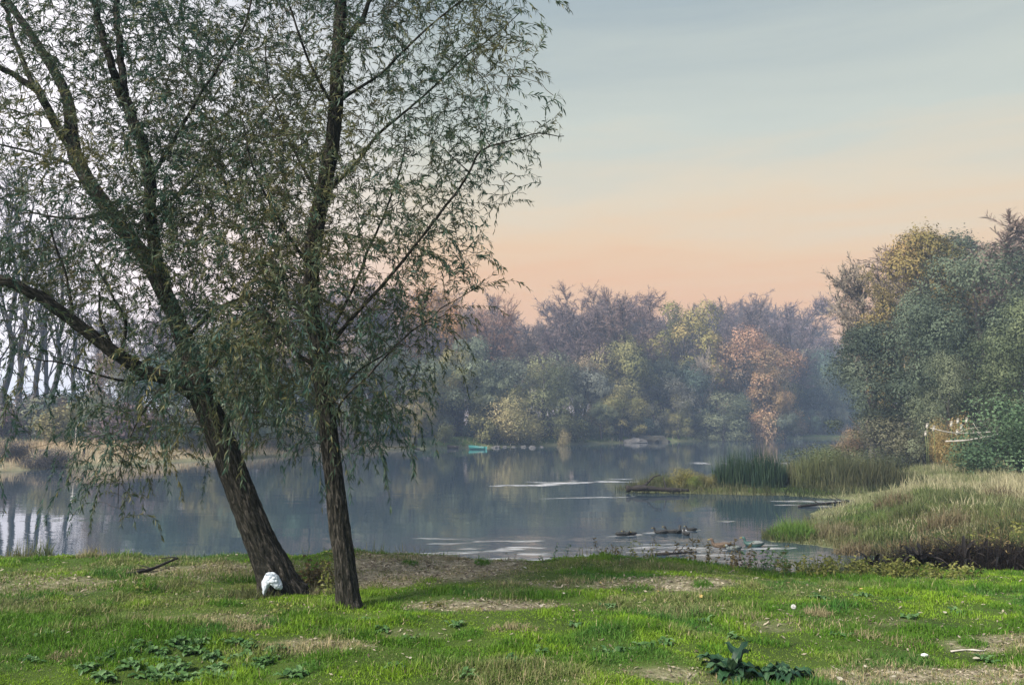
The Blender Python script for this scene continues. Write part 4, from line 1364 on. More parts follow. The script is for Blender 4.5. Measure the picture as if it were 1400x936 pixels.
# tussocks that break up the meadow
mr = np.random.default_rng(17)
for k, (px, py) in enumerate([(1130, 715), (1165, 700), (1200, 690), (1245, 680), (1290, 690), (1340, 684), (1385, 700), (1220, 668), (1270, 662), (1320, 660), (1370, 664), (1180, 722), (1260, 714), (1330, 712), (1390, 722), (1300, 674), (1245, 700), (1360, 690)]):
    g = on_z(px, py + 12, .75)
    c1, c2 = [((.05, .075, .03), (.13, .15, .06)), ((.11, .09, .05), (.22, .18, .11)), ((.08, .12, .035), (.18, .21, .08))][k % 3]
    clump_plant('meadow_tussock', ['dark olive tussock among others in the pale meadow', 'brown dead-stemmed tussock among others in the pale meadow', 'fresh green tussock among others in the pale meadow'][k % 3], 'grass tuft', g[0], g[1], 420, mr.uniform(.4, .9),
                (.25, mr.uniform(.5, .85)), (.012, .026), c1, c2, 400 + k, mr.uniform(.35, .8), ['olive tussocks of the meadow', 'brown tussocks of the meadow', 'green tussocks of the meadow'][k % 3], mr.uniform(.25, .45), .6)

# ------------------------------------------------------------------ leafy weeds, dock, dandelion leaves
def leaf_blade(L, Wd, bend, wave, rng, ns=9, nw=4, droop=1.0):
    """one broad leaf along +X, rising then arching over; returns verts, faces"""
    t = np.linspace(0, 1, ns)
    prof = np.sin(np.pi * np.clip(t, .0, 1) ** .75) ** .8 * Wd / 2 + .003
    prof[0] = .004
    x = L * (t - .12 * bend * t * t)
    z = L * (.9 * t - droop * bend * t * t)
    u = np.linspace(-1, 1, nw * 2 + 1)
    ph = rng.uniform(0, 6)
    V = []
    for k in range(ns):
        for q in u:
            V.append((x[k], q * prof[k], z[k] + abs(q) * prof[k] * .45 + wave * math.sin(t[k] * 17 + ph + (q > 0) * 2) * abs(q) ** 2 * Wd * .14))
    m = len(u)
    F = [(a * m + b_, a * m + b_ + 1, (a + 1) * m + b_ + 1, (a + 1) * m + b_) for a in range(ns - 1) for b_ in range(m - 1)]
    return np.array(V), np.array(F)


def rotz(V, a):
    c_, s_ = math.cos(a), math.sin(a)
    return np.stack([V[:, 0] * c_ - V[:, 1] * s_, V[:, 0] * s_ + V[:, 1] * c_, V[:, 2]], 1)


def tilt(V, a):   # about Y
    c_, s_ = math.cos(a), math.sin(a)
    return np.stack([V[:, 0] * c_ + V[:, 2] * s_, V[:, 1], -V[:, 0] * s_ + V[:, 2] * c_], 1)


M['dock'] = leaf_mat('dock_leaf', (.010, .035, .020), (.03, .08, .034), (.12, .19, .10), .15, .5)
M['weed'] = leaf_mat('weed_leaf', (.04, .10, .03), (.08, .17, .05), (.17, .27, .12), .25, .4)
M['yellow_weed'] = leaf_mat('yellow_weed_leaf', (.10, .13, .03), (.19, .21, .05), (.32, .30, .10), .3, .5)
M['dead_leaf'] = leaf_mat('dead_leaf', (.008, .007, .007), (.018, .015, .014), (.06, .05, .04), .1, .6)
M['brown_leaf'] = leaf_mat('brown_leaf', (.06, .05, .025), (.16, .12, .05), (.28, .22, .10), .25, .6)


def rosette(name, label, cat, px, py, nleaf, L, Wd, matn, seed, wave=1, bend=(.6, 1.0), elev=(-.1, .8), group=None, spread=0.0):
    rng = np.random.default_rng(seed)
    g = ground(px, py)
    mb = MB()
    for k in range(nleaf):
        V, F = leaf_blade(L * rng.uniform(.55, 1.1), Wd * rng.uniform(.65, 1.15), rng.uniform(*bend), wave, rng)
        V = tilt(V, rng.uniform(*elev))
        V = rotz(V, rng.uniform(0, 6.28)) + np.array([rng.normal(0, .02 + spread), rng.normal(0, .02 + spread), .01])
        mb.add(V, F, tint=np.clip(rng.normal(.45, .22) + .25 * np.sin(np.arange(len(V)) * 1.9) * rng.random(), 0, 1) * np.ones(len(V)))
    o = put(name, mb, M[matn], None, (g[0], g[1], H(g[0], g[1])), smooth=True)
    return tag(o, label, cat, group)


rosette('dock_plant', 'dark green dock with tall wavy leaves at the bottom edge', 'plant', 1003, 924, 30, .26, .07, 'dock', 1, 1.5, (.5, 1.0), (-.4, .55))
rosette('dock_plant', 'dark green dock with leaves spreading right of the tall-leaved one', 'plant', 1076, 926, 28, .25, .065, 'dock', 2, 1.5, (.6, 1.1), (-.15, .65))
wp = [(150, 900), (190, 884), (225, 905), (262, 893), (300, 915), (335, 900), (372, 890), (205, 925), (255, 930), (180, 912), (318, 882), (280, 930), (400, 925), (120, 915), (170, 892), (210, 895), (240, 880), (245, 915), (290, 900), (350, 912), (310, 928), (345, 885), (230, 930), (140, 928), (275, 880), (365, 905)]
for k, (px, py) in enumerate(wp):
    rosette('broadleaf_weed', 'low broad-leaved weed in the dense patch at the lower left', 'plant', px, py, 22, .085, .04, 'weed', 20 + k, .6, (.5, 1.0), (-.2, .6), 'broad-leaved weeds of the lower left patch', .012)
wp2 = [(470, 868), (520, 862), (560, 875), (620, 856), (850, 890), (880, 885), (830, 892), (700, 905), (740, 893), (905, 880), (960, 850), (1000, 872), (640, 925), (540, 915), (1150, 870), (1245, 845), (1310, 838), (1350, 905), (500, 850), (790, 858), (60, 870), (40, 905), (1120, 818), (1180, 815), (830, 830)]
for k, (px, py) in enumerate(wp2):
    rosette('lawn_weed', 'small leafy weed scattered over the lawn outside the big patch', 'plant', px, py, 15, .075, .03, 'weed', 60 + k, .6, (.5, 1.0), (-.2, .6), 'small weeds scattered over the lawn', .015)
# arching strap-leaved plant at the bank lip on the right
rosette('strap_leaf_plant', 'dark plant with arching strap leaves on the bank lip', 'plant', 1112, 772, 16, .34, .035, 'dock', 90, .2, (.9, 1.3), (-.3, .2))


def stemmy(name, label, cat, px, py, ns, hgt, spread, leafL, leafW, matn, seed, nl=14, group=None, Yd=None, sr=.0025):
    """upright weed: several stems set with small leaves"""
    rng = np.random.default_rng(seed)
    g = ground(px, py) if Yd is None else at(px, py, Yd)
    z0 = H(g[0], g[1])
    st = MB(); lv = MB()
    for k in range(ns):
        b0 = np.array([rng.normal(0, spread), rng.normal(0, spread * .7), 0])
        b0[2] = H(g[0] + b0[0], g[1] + b0[1]) - z0 - .02
        h = hgt * rng.uniform(.5, 1.1)
        d = np.array([rng.normal(0, .22), rng.normal(0, .22), 1])
        t = np.linspace(0, 1, 7)[:, None]
        P = b0 + d * h * t + np.array([rng.normal(0, .12), rng.normal(0, .12), 0]) * h * t ** 2
        st.tube(np.array([[0, 0, -.035], b0 * .5 + np.array([0, 0, -.04]), P[0] + (0, 0, .004)]), sr, 4, cap=False)
        st.tube(P, np.linspace(sr, sr * .4, 7), 4, cap=False)
        f = rng.uniform(.2, 1, nl)
        pos = np.stack([np.interp(f, t[:, 0], P[:, c]) for c in range(3)], 1)
        D = rng.normal(0, 1, (nl, 3)); D[:, 2] = D[:, 2] * .5 + .1
        D /= np.linalg.norm(D, axis=1)[:, None]
        W = np.cross(D, rng.normal(0, 1, (nl, 3))); W /= np.linalg.norm(W, axis=1)[:, None]
        ll = (leafL * rng.uniform(.5, 1.2, nl))[:, None]; ww = ll * leafW / leafL / 2
        V = np.stack([pos, pos + D * ll * .45 + W * ww, pos + D * ll + np.array([0, 0, -.15]) * ll, pos + D * ll * .45 - W * ww], 1).reshape(-1, 3)
        F = np.arange(nl * 4).reshape(nl, 4)
        lv.add(V, F, tint=np.repeat(np.clip(rng.normal(.5, .22, nl), 0, 1), 4))
    root = thing(name, label, cat, (g[0], g[1], z0), group)
    put('stems', st, M['twig'], root)
    put('leaves', lv, M[matn], root)
    return root


rosette('strap_leaf_plant', 'dark arching strap-leaved plant at the left foot of the black heap', 'plant', 1155, 770, 13, .42, .035, 'dock', 91, .2, (.8, 1.3), (-.5, .1))
rosette('strap_leaf_plant', 'dead dark strap-leaved plant against the black heap', 'plant', 1192, 770, 14, .45, .03, 'dock', 92, .2, (.8, 1.2), (-.6, .1))
for k, (px, Yd, L) in enumerate([(1195, 12.4, .5), (1225, 12.9, .55), (1255, 12.2, .6), (1285, 12.8, .62), (1315, 12.2, .65), (1345, 12.7, .68), (1372, 12.1, .65), (1398, 12.6, .68)]):
    xx_ = at(px, 765, Yd)[0]
    g_ = (xx_, Yd)
    mb_ = MB(); r_ = np.random.default_rng(300 + k)
    for q in range(30):
        V, F = leaf_blade(L * r_.uniform(.5, 1.1), .045 * r_.uniform(.6, 1.3), r_.uniform(.7, 1.35), .4, r_)
        V = rotz(tilt(V, r_.uniform(-.75, .0)), r_.uniform(0, 6.28)) + np.array([r_.normal(0, .07), r_.normal(0, .07), .01])
        mb_.add(V, F, tint=np.full(len(V), np.clip(r_.normal(.4, .25), 0, 1)))
    tag(put('dead_dock', mb_, M['dead_leaf'], None, (g_[0], g_[1], H(*g_)), smooth=True), 'dead black leafy plant among others in the dark heap at the right', 'dead plants', 'dead leafy plants of the dark heap')
stemmy('dead_weed', 'dark dead weed standing up out of the black heap', 'weed', 1270, 765, 26, .62, .4, .06, .02, 'brown_leaf', 240, 14, None, 12.6, .004)
stemmy('dead_weed', 'dark dead weed at the right margin above the black heap', 'weed', 1370, 765, 24, .68, .4, .06, .02, 'brown_leaf', 241, 14, None, 12.4, .004)
stemmy('sapling_shrub', 'brown-leaved shrub between the two willow trunks', 'shrub', 432, 800, 34, .34, .14, .05, .028, 'brown_leaf', 200, 18, None, 8.8)
stemmy('sapling_shrub', 'taller yellow-green sapling against the straight willow trunk', 'shrub', 446, 800, 8, .50, .04, .055, .022, 'yellow_weed', 201, 16, None, 8.3)
stemmy('bank_weed', 'tall dark thin weed standing alone on the bank lip', 'weed', 700, 768, 2, .42, .012, .03, .012, 'brown_leaf', 202, 14, None, 11.2)
stemmy('bank_weed', 'thin leafy weed before the bright riffles, left of the ducks', 'weed', 880, 771, 16, .40, .16, .055, .022, 'yellow_weed', 203, 12, None, 11.3)
stemmy('bank_weed', 'thin weed with two bare tips left of the bright riffles', 'weed', 825, 771, 12, .30, .14, .05, .02, 'brown_leaf', 204, 12, None, 11.3)
stemmy('bank_weed', 'low bushy weed with dark seed heads on the bank lip', 'weed', 752, 771, 34, .28, .28, .05, .02, 'weed', 205, 14, None, 11.2)
stemmy('bank_weed', 'dark-leaved weeds standing before the ducks', 'weed', 1000, 776, 30, .40, .34, .055, .024, 'brown_leaf', 206, 16, None, 11.0)
stemmy('bank_weed', 'dark-leaved weeds right of the duck trio', 'weed', 1052, 778, 22, .36, .22, .055, .024, 'weed', 207, 16, None, 11.0)
for k, (px, py, h_) in enumerate([(1095, 776, .30), (1150, 778, .34), (1185, 778, .30), (1245, 780, .36), (1290, 782, .26), (1215, 780, .26)]):
    stemmy('leafy_weed', ['yellow-green leafy weed behind the strap-leaved plant', 'yellow-green leafy weed left of the black heap', 'low yellow-green weed at the left foot of the black heap',
                          'tallest yellow-green weed in front of the black heap', 'sparse yellow-green weed below the black heap', 'small yellow-green weed between two taller ones before the heap'][k], 'weed', px, py, 26, h_ * .85, .2, .06, .026, 'yellow_weed', 210 + k, 18, None, 10.9)
stemmy('leafy_weed', 'yellowing shrub on top of the right-hand bank behind the black heap', 'weed', 1375, 735, 26, .6, .35, .09, .05, 'yellow_weed', 230, 16, None, 17)
stemmy('yellow_flower', 'single yellow flower head on the left bank lip', 'flower', 128, 788, 2, .22, .02, .05, .03, 'yellow_weed', 231, 8, None, 10.5)
stemmy('yellow_weed', 'yellow leafy sprig in the grass at the left', 'weed', 193, 808, 4, .10, .03, .05, .03, 'yellow_weed', 232, 8)
stemmy('yellow_weed', 'yellow leafy sprig on the lawn right of the straight trunk', 'weed', 590, 830, 5, .10, .03, .05, .03, 'yellow_weed', 233, 8)
stemmy('white_flower_weed', 'pale flowered weed in the lawn below the white bag', 'weed', 385, 838, 9, .12, .06, .03, .02, 'yellow_weed', 234, 8)


# ------------------------------------------------------------------ small things
M['white_cloth'] = simple_mat('white_plastic', (.60, .68, .78), (.74, .80, .86), 14, .45, .25)
M['teal'] = simple_mat('teal_paint', (.015, .10, .10), (.03, .17, .16), 6, .5, .05)
M['dark_wood'] = simple_mat('dark_wood', (.008, .007, .007), (.035, .03, .027), 9, .8, .4, stretch=(1, 6, 6))
M['pale_wood'] = simple_mat('pale_wood', (.34, .31, .27), (.58, .55, .50), 9, .75, .3)
M['duck_brown'] = simple_mat('duck_brown', (.05, .035, .025), (.16, .115, .08), 40, .75, .1)
M['duck_dark'] = simple_mat('duck_dark', (.012, .014, .014), (.035, .035, .035), 30, .6, .1)
M['duck_grey'] = simple_mat('duck_grey', (.10, .12, .12), (.22, .24, .23), 30, .7, .1)
M['duck_teal'] = simple_mat('duck_teal', (.02, .06, .055), (.06, .12, .11), 30, .5, .1)
M['bill'] = simple_mat('bill', (.20, .15, .04), (.26, .20, .06), 30, .5, 0)
M['white_paint'] = simple_mat('white_paint', (.72, .72, .74), (.82, .82, .82), 20, .5, 0)
M['fluff'] = simple_mat('dandelion_fluff', (.75, .75, .74), (.86, .86, .85), 30, .9, 0)
M['stem'] = simple_mat('stem_green', (.10, .14, .05), (.2, .22, .09), 30, .7, 0)
M['rock'] = simple_mat('rock', (.05, .05, .05), (.14, .135, .13), 4, .9, .5)
M['sand'] = simple_mat('sand', (.08, .075, .055), (.17, .155, .115), 2.5, .95, .5)
M['plume'] = simple_mat('plume', (.36, .34, .29), (.58, .55, .49), 20, .9, .1)


# crumpled white bag against the foot of the leaning willow
def lumpy(ctrl, subdiv=3, disp=.012, freq=9, seed=0, crease=0):
    bm = bmesh.new()
    bmesh.ops.create_icosphere(bm, subdivisions=subdiv, radius=1)
    for v in bm.verts:
        n_ = v.co.normalized()
        p = ctrl(n_)
        q = mnoise.noise(Vector(p) * freq + Vector((seed, 0, 0))) + .5 * mnoise.noise(Vector(p) * freq * 2.3 + Vector((0, seed, 0)))
        if crease:
            q = q - crease * (1 - min(1, 4 * abs(mnoise.noise(Vector(p) * freq * 1.7 + Vector((seed, 7, 0)))))) ** 2
        v.co = Vector(p) + n_ * disp * q
    return bm


def bag_shape(n_):
    # hunched sack: broad back top left, drooping nose to the right, one leg hanging at the left
    x, y, z = n_
    p = Vector((x * .085, y * .055, z * .075))
    p.z += .02 * (1 - (x / 1.0) ** 2)
    if x > 0:
        p.z -= .05 * x * x
        p.x += .02 * x
    if x < -.35 and z < .1:
        p.z -= .11 * min(1, (-x - .35) / .5) * min(1, (.1 - z) / .6)
    if -.3 < x < .35 and z < 0:
        p.z += .035 * (1 - abs(x) / .4) * -z
    return p


bag_p = at(371, 792, ground(398, 811)[1] - .24)
bag_root = thing('white_bag', 'crumpled white plastic bag slumped against the leaning trunk', 'bag', (bag_p[0], bag_p[1], H(bag_p[0], bag_p[1])))
bag = put('sack', bm_mesh('sack', lumpy(bag_shape, 5, .009, 17, 5, 1.3)), M['white_cloth'], bag_root, smooth=True)
bag.location.z = .14
bag.scale = (1.03, 1.03, 1.06)
hb = MB()
hb.tube(smooth_path([(-.02, -.03, .19), (-.04, -.045, .225), (.0, -.05, .235), (.03, -.04, .215), (.035, -.03, .19)], .008), .006, 6)
put('handle', hb, M['white_cloth'], bag_root, smooth=True)

# dandelion clock
g = ground(1084, 850)
dc = thing('dandelion_clock', 'white dandelion seed head on a bare stalk in the lawn', 'flower', (g[0], g[1], H(g[0], g[1])))
top = np.array([.01, 0, .125])
put('stalk', MB().tube(smooth_path([(0, 0, -.01), (.004, 0, .06), top], .012), .0022, 6), M['stem'], dc)
fl = MB()
rg = np.random.default_rng(4)
for k in range(260):
    d = rg.normal(0, 1, 3); d /= np.linalg.norm(d)
    e = top + d * .018
    fl.tube(np.array([top, e]), .0006, 3, cap=False)
    a_ = np.cross(d, rg.normal(0, 1, 3)); a_ /= np.linalg.norm(a_); b2 = np.cross(d, a_)
    for m_ in range(3):
        w_ = math.cos(m_ * 2.1) * a_ + math.sin(m_ * 2.1) * b2
        fl.tube(np.array([e, e + w_ * .005 + d * .002]), .0007, 3, cap=False)
put('seed_head', fl, M['fluff'], dc)


# fallen branch lying on the left of the lawn
def log(name, label, P, r0, r1, mat, sides=9, cat='branch', twigs=0, seed=0):
    P = np.asarray(P, float)
    base = P[0].copy()
    rg = np.random.default_rng(seed)
    root = thing(name, label, cat, base)
    Q = smooth_path(P - base, .12 if np.linalg.norm(P[-1] - P[0]) > 2 else .04)
    mb = MB()
    rr = np.linspace(r0, r1, len(Q)) * (1 + .15 * rg.normal(0, 1, len(Q)))
    mb.tube(Q, np.maximum(rr, r1 * .5), sides)
    put('stem', mb, mat, root, smooth=True)
    for k in range(twigs):
        i = rg.integers(len(Q) // 4, len(Q))
        d = rg.normal(0, 1, 3); d[2] = abs(d[2]) * .5
        L = np.linalg.norm(P[-1] - P[0]) * rg.uniform(.12, .3)
        T = Q[i] + d / np.linalg.norm(d) * L * np.linspace(0, 1, 5)[:, None] + np.cumsum(rg.normal(0, .03 * L, (5, 3)), 0)
        T[0] = Q[i]
        put('twig', MB().tube(T, np.linspace(r1 * .7, r1 * .25, 5), 5), mat, root, smooth=True)
    return root


def gp(px, py, up=.02):
    g = ground(px, py)
    return (g[0], g[1], H(g[0], g[1]) + up)


log('fallen_branch', 'dark stick lying across the left of the lawn by the water', [gp(172, 788), gp(205, 782, .03), gp(228, 775, .05), gp(242, 770, .06)], .022, .013, M['dark_wood'], twigs=3, seed=1)
log('fallen_stick', 'pale bleached stick on the bare soil at the lower right', [gp(1300, 893, .012), gp(1322, 891, .015), gp(1345, 892, .012)], .007, .005, M['pale_wood'], 6, 'stick', 1, 2)
log('fallen_branch', 'pale bleached branch lying at the foot of the left scrub', [tuple(at(30, 598, 72)), tuple(at(52, 592, 72)), tuple(at(68, 593, 72))], .12, .07, M['pale_wood'], 7, 'branch', 3, 3)
log('fallen_branch', 'bare white branch jutting from the green bush on the right bank', [tuple(at(1372, 592, 37)), tuple(at(1345, 598, 36.5)), tuple(at(1318, 602, 36)), tuple(at(1293, 603, 36))], .05, .035, M['pale_wood'], 8, 'branch', 3, 4)
log('fallen_branch', 'thin greyish branch just above the white one', [tuple(at(1362, 590, 38)), tuple(at(1320, 592, 37.5)), tuple(at(1300, 591, 37)), tuple(at(1272, 585, 37))], .04, .02, M['pale_wood'], 7, 'branch', 2, 5)
log('drift_log', 'dark waterlogged trunk lying along the tip of the islet', [tuple(at(856, 668, 35.4)), tuple(at(880, 667, 35.3)), tuple(at(910, 669, 35.2)), tuple(at(942, 670, 35.1))], .13, .07, M['dark_wood'], 9, 'log', 2, 6)
log('drift_stump', 'weathered driftwood stump rising from the islet tip', [tuple(at(872, 668, 35.7)), tuple(at(884, 661, 35.7)), tuple(at(893, 652, 35.7)), tuple(at(903, 649, 35.7))], .06, .03, M['dark_wood'], 8, 'log', 4, 7)
log('drift_log', 'long dark log lying in the water under the leaning willow', [tuple(at(1196, 622, 70)), tuple(at(1235, 620, 68)), tuple(at(1275, 618, 66))], .38, .28, M['dark_wood'], 9, 'log', 5, 8)
log('drift_branch', 'dark floating branches in the shallow inlet beside the reeds', [tuple(on_z(1092, 692, .03)), tuple(on_z(1120, 689, .05)), tuple(on_z(1160, 685, .05))], .05, .03, M['dark_wood'], 7, 'branch', 6, 9)
log('drift_branch', 'dark driftwood twigs floating before the near bank', [tuple(on_z(895, 757, .03)), tuple(on_z(920, 756, .05)), tuple(on_z(952, 754, .03))], .035, .02, M['dark_wood'], 7, 'branch', 7, 10)


# rowing boats
def boat(name, label, px, py, L, Wd, rz, mat, inner, seats=2):
    p = on_z(px, py, 0)
    root = thing(name, label, 'boat', (p[0], p[1], 0), None, rz)
    ns, hw = 13, 7
    def sect(shrink, zoff):
        V = []
        for k in range(ns):
            t = k / (ns - 1)
            half = Wd / 2 * math.sin(math.pi * (0.12 + .80 * (1 - t) ** .9)) ** .7 * shrink if t < .999 else .01
            sheer = .34 + .16 * t ** 3
            for q in range(hw):
                a = -1 + 2 * q / (hw - 1)
                zz = -.08 + (sheer + .08) * abs(a) ** 2.2 + zoff * (1 - abs(a))
                V.append(((t - .5) * L * (1 if shrink == 1 else .97), math.copysign(abs(a) ** .6, a) * half, zz))
        F = [(k * hw + q, (k + 1) * hw + q, (k + 1) * hw + q + 1, k * hw + q + 1) for k in range(ns - 1) for q in range(hw - 1)]
        return np.array(V), np.array(F)
    V, F = sect(1, 0)
    mb = MB().add(V, F)
    V2, F2 = sect(.93, .03)
    mb.add(V2, F2[:, ::-1])
    m = hw
    rim = []
    n0 = len(V)
    for k in range(ns - 1):
        rim.append((k * m, n0 + k * m, n0 + (k + 1) * m, (k + 1) * m))
        rim.append((k * m + m - 1, (k + 1) * m + m - 1, n0 + (k + 1) * m + m - 1, n0 + k * m + m - 1))
    for q in range(m - 1):
        rim.append((q, q + 1, n0 + q + 1, n0 + q))
    mb.L.append(np.array(rim).ravel()); mb.C.append(np.full(len(rim), 4))
    put('hull', mb, mat, root, smooth=True)
    for k in range(seats):
        put('seat', MB().box((-L * .25 + k * L * .38, 0, .27), (.22, Wd * .78, .03)), inner, root)
    return root


boat('rowing_boat', 'small teal rowing boat moored at the far shore', 653, 614, 2.6, 1.1, 2.5, M['teal'], M['pale_wood'])
boat('rowing_boat', 'dark flat boat with a pale rim moored by the leaning willow', 1172, 615, 2.9, 1.2, .1, M['dark_wood'], M['pale_wood'])
boat('rowing_boat', 'tiny dark boat just left of the teal one', 619, 613, 1.4, .8, 2.9, M['dark_wood'], M['pale_wood'], 1)


# birds
def duck(name, label, px, py, rz, mat, headmat, L=.46, group=None, head_up=1.0, Yd=None, z=0.0):
    p = on_z(px, py, z)
    root = thing(name, label, 'duck', (p[0], p[1], z), group, rz)
    prof = [(-.60, .03, .17), (-.52, .10, .145), (-.35, .22, .10), (-.1, .29, .085), (.15, .27, .085), (.33, .20, .11), (.41, .14, .18), (.43, .10, .25), (.44, .09, .31 * head_up),
            (.47, .115, .38 * head_up), (.51, .11, .42 * head_up), (.57, .06, .43 * head_up)]
    ns = 12
    C = np.array([(a, 0, c_ * 1.0) for a, _, c_ in prof])
    Rr = np.array([b_ for _, b_, _ in prof]) * np.array([.62] * 2 + [.72] * 4 + [.9] * 6)
    mb = MB()
    # body, neck and head as one continuous surface
    T = np.gradient(C, axis=0); T /= np.linalg.norm(T, axis=1)[:, None]
    V = []
    for k in range(len(C)):
        up = np.array([-T[k][2], 0, T[k][0]])
        for q in range(ns):
            a = q * 2 * math.pi / ns
            V.append((C[k] + Rr[k] * (math.cos(a) * np.array([0, 1.05, 0]) + math.sin(a) * up * .82)) * L)
    F = [(k * ns + q, k * ns + (q + 1) % ns, (k + 1) * ns + (q + 1) % ns, (k + 1) * ns + q) for k in range(len(C) - 1) for q in range(ns)]
    mb.add(V, F)
    mb.L.append(np.arange(ns)[::-1]); mb.C.append(np.array([ns]))
    mb.L.append(np.arange(ns) + (len(C) - 1) * ns); mb.C.append(np.array([ns]))
    put('body', mb, mat, root, smooth=True)
    bl = MB().tube(np.array([(.56, 0, .42 * head_up), (.63, 0, .40 * head_up), (.70, 0, .385 * head_up)]) * L, np.array([.035, .032, .02]) * L, 8)
    put('bill', bl, M['bill'], root, smooth=True)
    for sgn in (-1, 1):
        w = MB()
        t = np.linspace(0, 1, 7)
        P = np.stack([.22 - .75 * t, sgn * (.17 - .10 * t ** 2), .145 + .06 * t], 1) * L
        w.tube(P, np.sin(np.pi * np.clip(t * .9 + .06, 0, 1)) * .085 * L + .004, 8)
        put('wing', w, headmat, root, smooth=True)
    return root


duck('duck', 'brown duck nearest the bank lip, turned left', 986, 748, math.pi * .95, M['duck_brown'], M['duck_brown'], .46)
duck('duck', 'pale grey duck between the brown one and the dark teal one', 1003, 752, math.pi * 1.1, M['duck_grey'], M['duck_grey'], .40, None, .75)
duck('duck', 'dark teal duck at the right of the trio by the bank', 1030, 746, math.pi * .9, M['duck_teal'], M['duck_grey'], .46)
for k, (px, py, rz, L) in enumerate([(851, 732, .1, .36), (861, 731, 2.9, .34), (903, 729, 3.0, .36), (918, 728, 2.7, .38), (928, 728, 1.2, .4), (938, 731, 1.7, .36), (945, 725, 3.1, .3)]):
    duck('duck', 'small dark duck swimming in one of the two groups in mid-river', px, py, rz, M['duck_dark'], M['duck_dark'], L, 'dark ducks swimming in mid-river', 1.0 if k > 1 else .7)

# sign on a thin post, short dark post
p = at(103, 608, 66)
sp = thing('sign_post', 'small white sign on a thin post on the left bank', 'sign', (p[0], p[1], H(p[0], p[1])))
hz = at(103, 579, 66)[2] - H(p[0], p[1])
put('post', MB().tube(np.array([(0, 0, -.2), (0, 0, hz)]), .035, 8), M['pale_wood'], sp)
put('panel', MB().box((.06, -.05, hz), (.38, .03, .26)), M['white_paint'], sp)
p = at(114, 622, 60)
tag(put('mooring_post', MB().tube(np.array([(0, 0, -.2), (.03, 0, .45), (.05, 0, .62)]), np.array([.09, .08, .07]), 8), M['dark_wood'], None, (p[0], p[1], H(p[0], p[1]))), 'short dark stake in the tan grass below the white sign', 'post')
# dark bushes on the left shore
for (px, wd, h_, lab) in [(67, 1.25, 1.25, 'dark grey-purple bush at the water, right one of the pair on the left bank'), (12, 1.0, 1.2, 'dark grey-purple bush at the water on the left margin')]:
    p = on_z(px, 641, 0)
    tree('shore_shrub', lab, 'bush', 'finebush', p[0], p[1] + .2, h_ * 1.25, wd * 1.5, (.075, .07, .07), None, 0)


# stones and the sandy hump of the far shore
def stone(name, label, x, y, z, r, seed, mat, cat='stone', group=None, flat=.6):
    rg = random.Random(seed)
    sx_, sy_ = rg.uniform(.8, 1.3), rg.uniform(.7, 1.2)
    bm = lumpy(lambda n_: Vector((n_.x * r * sx_, n_.y * r * sy_, n_.z * r * flat)), 3, r * .28, 1.6 / r, seed)
    return tag(put(name, bm_mesh(name, bm), mat, None, (x, y, z)), label, cat, group)


p = on_z(885, 604, 0)
stone('sandy_hump', 'pale sandy hump rising from the far shore', p[0] + .5, p[1] + 1.2, .0, 3.6, 1, M['sand'], 'mound', None, .30)
p = on_z(868, 605, 0)
stone('dark_boulder', 'dark boulder in front of the sandy hump', p[0], p[1] - .4, .1, 1.5, 2, M['rock'], 'stone', None, .45)
for k, (px, py) in enumerate([(702, 611), (716, 611), (728, 612), (741, 611), (690, 611), (678, 612), (585, 613), (570, 614)]):
    p = on_z(px, py, 0)
    stone('shore_rock', 'grey rock at the waterline of the far shore', p[0], p[1] + .3, .0, .25 + .10 * (k % 3), 10 + k, M['rock'], 'stone', 'rocks along the far shore')
for k, (px, py) in enumerate([(110, 634), (126, 635), (1072, 600), (1140, 597)]):
    p = on_z(px, py, 0)
    stone('pale_stone', ['white stone at the water below the white sign', 'second white stone right of the one below the sign', 'pale stone on the spit at the end of the far wood', 'pale stone under the far haze by the right-hand wood'][k], p[0], p[1], .05, .12 if k < 2 else .5, 40 + k, M['white_paint'] if k < 2 else M['sand'])


# white plumes in front of the right-hand wood
def plume(px, py, Yd, s_, lab):
    tip = at(px, py, Yd)
    z0 = H(tip[0], Yd)
    root = thing('plume_grass', lab, 'plume', (tip[0], Yd, z0), 'white plumes by the right-hand wood')
    hh = tip[2] - z0
    put('stem', MB().tube(np.array([(0, 0, -.1), (.03, 0, hh * .6), (0, 0, hh)]), .012, 5), M['stem'], root)
    t = np.linspace(0, 1, 7)
    P = np.stack([t * .04, 0 * t, hh - s_ * .5 + t * s_], 1)
    mb = MB().tube(P, np.sin(np.pi * np.clip(t * .85 + .1, 0, 1)) * s_ * .22 + .01, 9)
    rg = np.random.default_rng(int(px))
    n = 260
    k = rg.integers(0, 7, n)
    D = rg.normal(0, 1, (n, 3)); D[:, 2] = abs(D[:, 2]) + .3; D /= np.linalg.norm(D, axis=1)[:, None]
    P0 = P[k]; W = np.cross(D, rg.normal(0, 1, (n, 3))) * .012
    mb.add(np.stack([P0 - W, P0 + W, P0 + D * s_ * .42], 1).reshape(-1, 3), np.arange(n * 3).reshape(n, 3))
    put('plume', mb, M['plume'], root)


for (px, py) in [(1267, 582), (1276, 586), (1265, 593), (1300, 580), (1309, 576), (1314, 584), (1321, 575), (1308, 591)]:
    plume(px, py, 39.5, .2, 'white feathery plume among others left of the green bush')

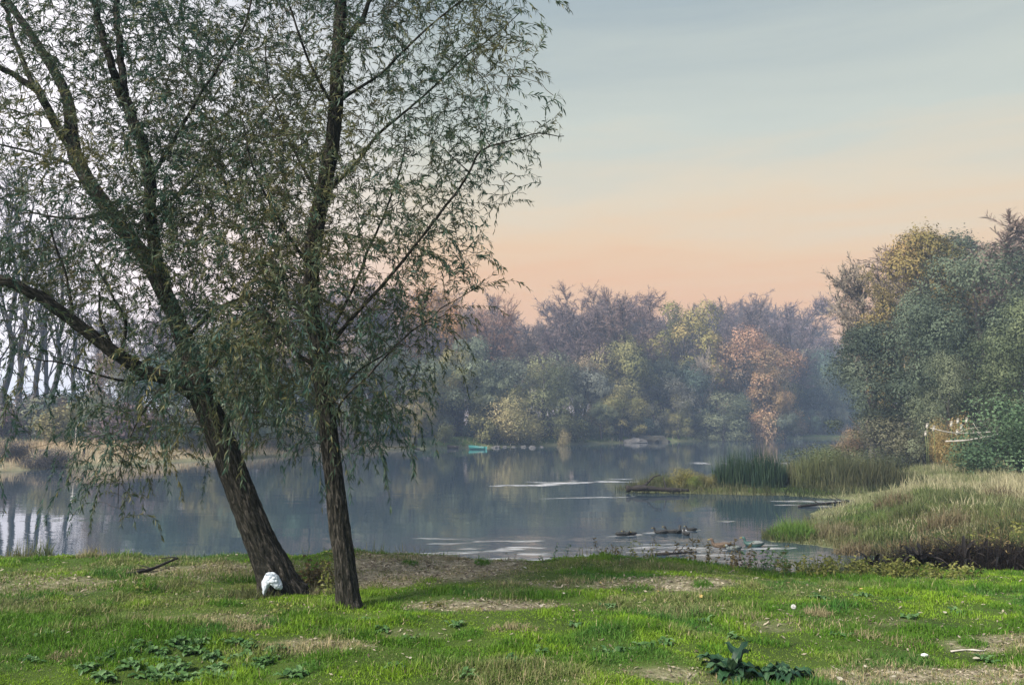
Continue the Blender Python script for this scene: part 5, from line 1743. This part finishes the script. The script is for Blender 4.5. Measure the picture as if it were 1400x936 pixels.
# fallen leaves on the lawn
rg = np.random.default_rng(12)
lm = []
for c_, nm in (((.40, .37, .29), 'bleached'), ((.42, .30, .10), 'yellow'), ((.22, .13, .07), 'brown')):
    mm = simple_mat('fallen_leaf_' + nm, tuple(v * .75 for v in c_), c_, 30, .7, 0)
    V, F = leaf_blade(.055, .030, .95, .4, rg, 6, 2, .9)
    V[:, 2] = np.abs(V[:, 2]) * .25
    me = MB().add(V, F).mesh('fallen_leaf')
    me.materials.append(mm)
    lm.append((me, nm))
spots = [(1235, 888), (1205, 905), (1180, 915), (1330, 905), (1372, 858), (1390, 862), (1340, 858), (1292, 842), (1255, 800), (1175, 808), (1238, 772), (1318, 775), (650, 788), (600, 800), (620, 803), (700, 806), (770, 815), (690, 826), (660, 836),
         (740, 830), (835, 868), (480, 890), (560, 905), (610, 915), (820, 800), (900, 812), (960, 820), (990, 836), (90, 870), (60, 850), (330, 828), (430, 905), (1150, 935), (1165, 928), (1220, 930), (1370, 900), (1340, 930), (720, 780), (640, 772), (560, 780), (540, 790), (1080, 800), (1120, 792)]
for k, (px, py) in enumerate(spots):
    g = ground(px, py)
    q = 0 if rg.random() < .62 else (1 if rg.random() < .5 else 2)
    me, nm = lm[q]
    o = link('fallen_leaf', me, None, (g[0], g[1], H(g[0], g[1]) + .025))
    o.rotation_euler = (rg.normal(0, .25), rg.normal(0, .25), rg.uniform(0, 6.28))
    sc_ = rg.uniform(.5, 1.05); o.scale = (sc_, sc_, sc_)
    tag(o, nm + ' fallen leaf lying on the near lawn', 'leaf', nm + ' leaves scattered on the lawn')
g = ground(1264, 898)
stone('pebble', 'white round pebble beside a reddish leaf at the lower right', g[0], g[1], H(g[0], g[1]) + .015, .022, 77, M['white_paint'], 'stone')

# ------------------------------------------------------------------ render settings
scene.render.engine = 'CYCLES'
cy = scene.cycles
cy.use_denoising = True
cy.denoiser = 'OPENIMAGEDENOISE'
cy.max_bounces = 6
cy.diffuse_bounces = 2
cy.glossy_bounces = 3
cy.transmission_bounces = 3
cy.volume_bounces = 1
cy.transparent_max_bounces = 6
cy.caustics_reflective = False
cy.caustics_refractive = False
vs = scene.view_settings
scene.display_settings.display_device = 'sRGB'
vs.view_transform = 'Standard'
vs.look = 'None'
vs.exposure = 0.67
vs.gamma = 1.0
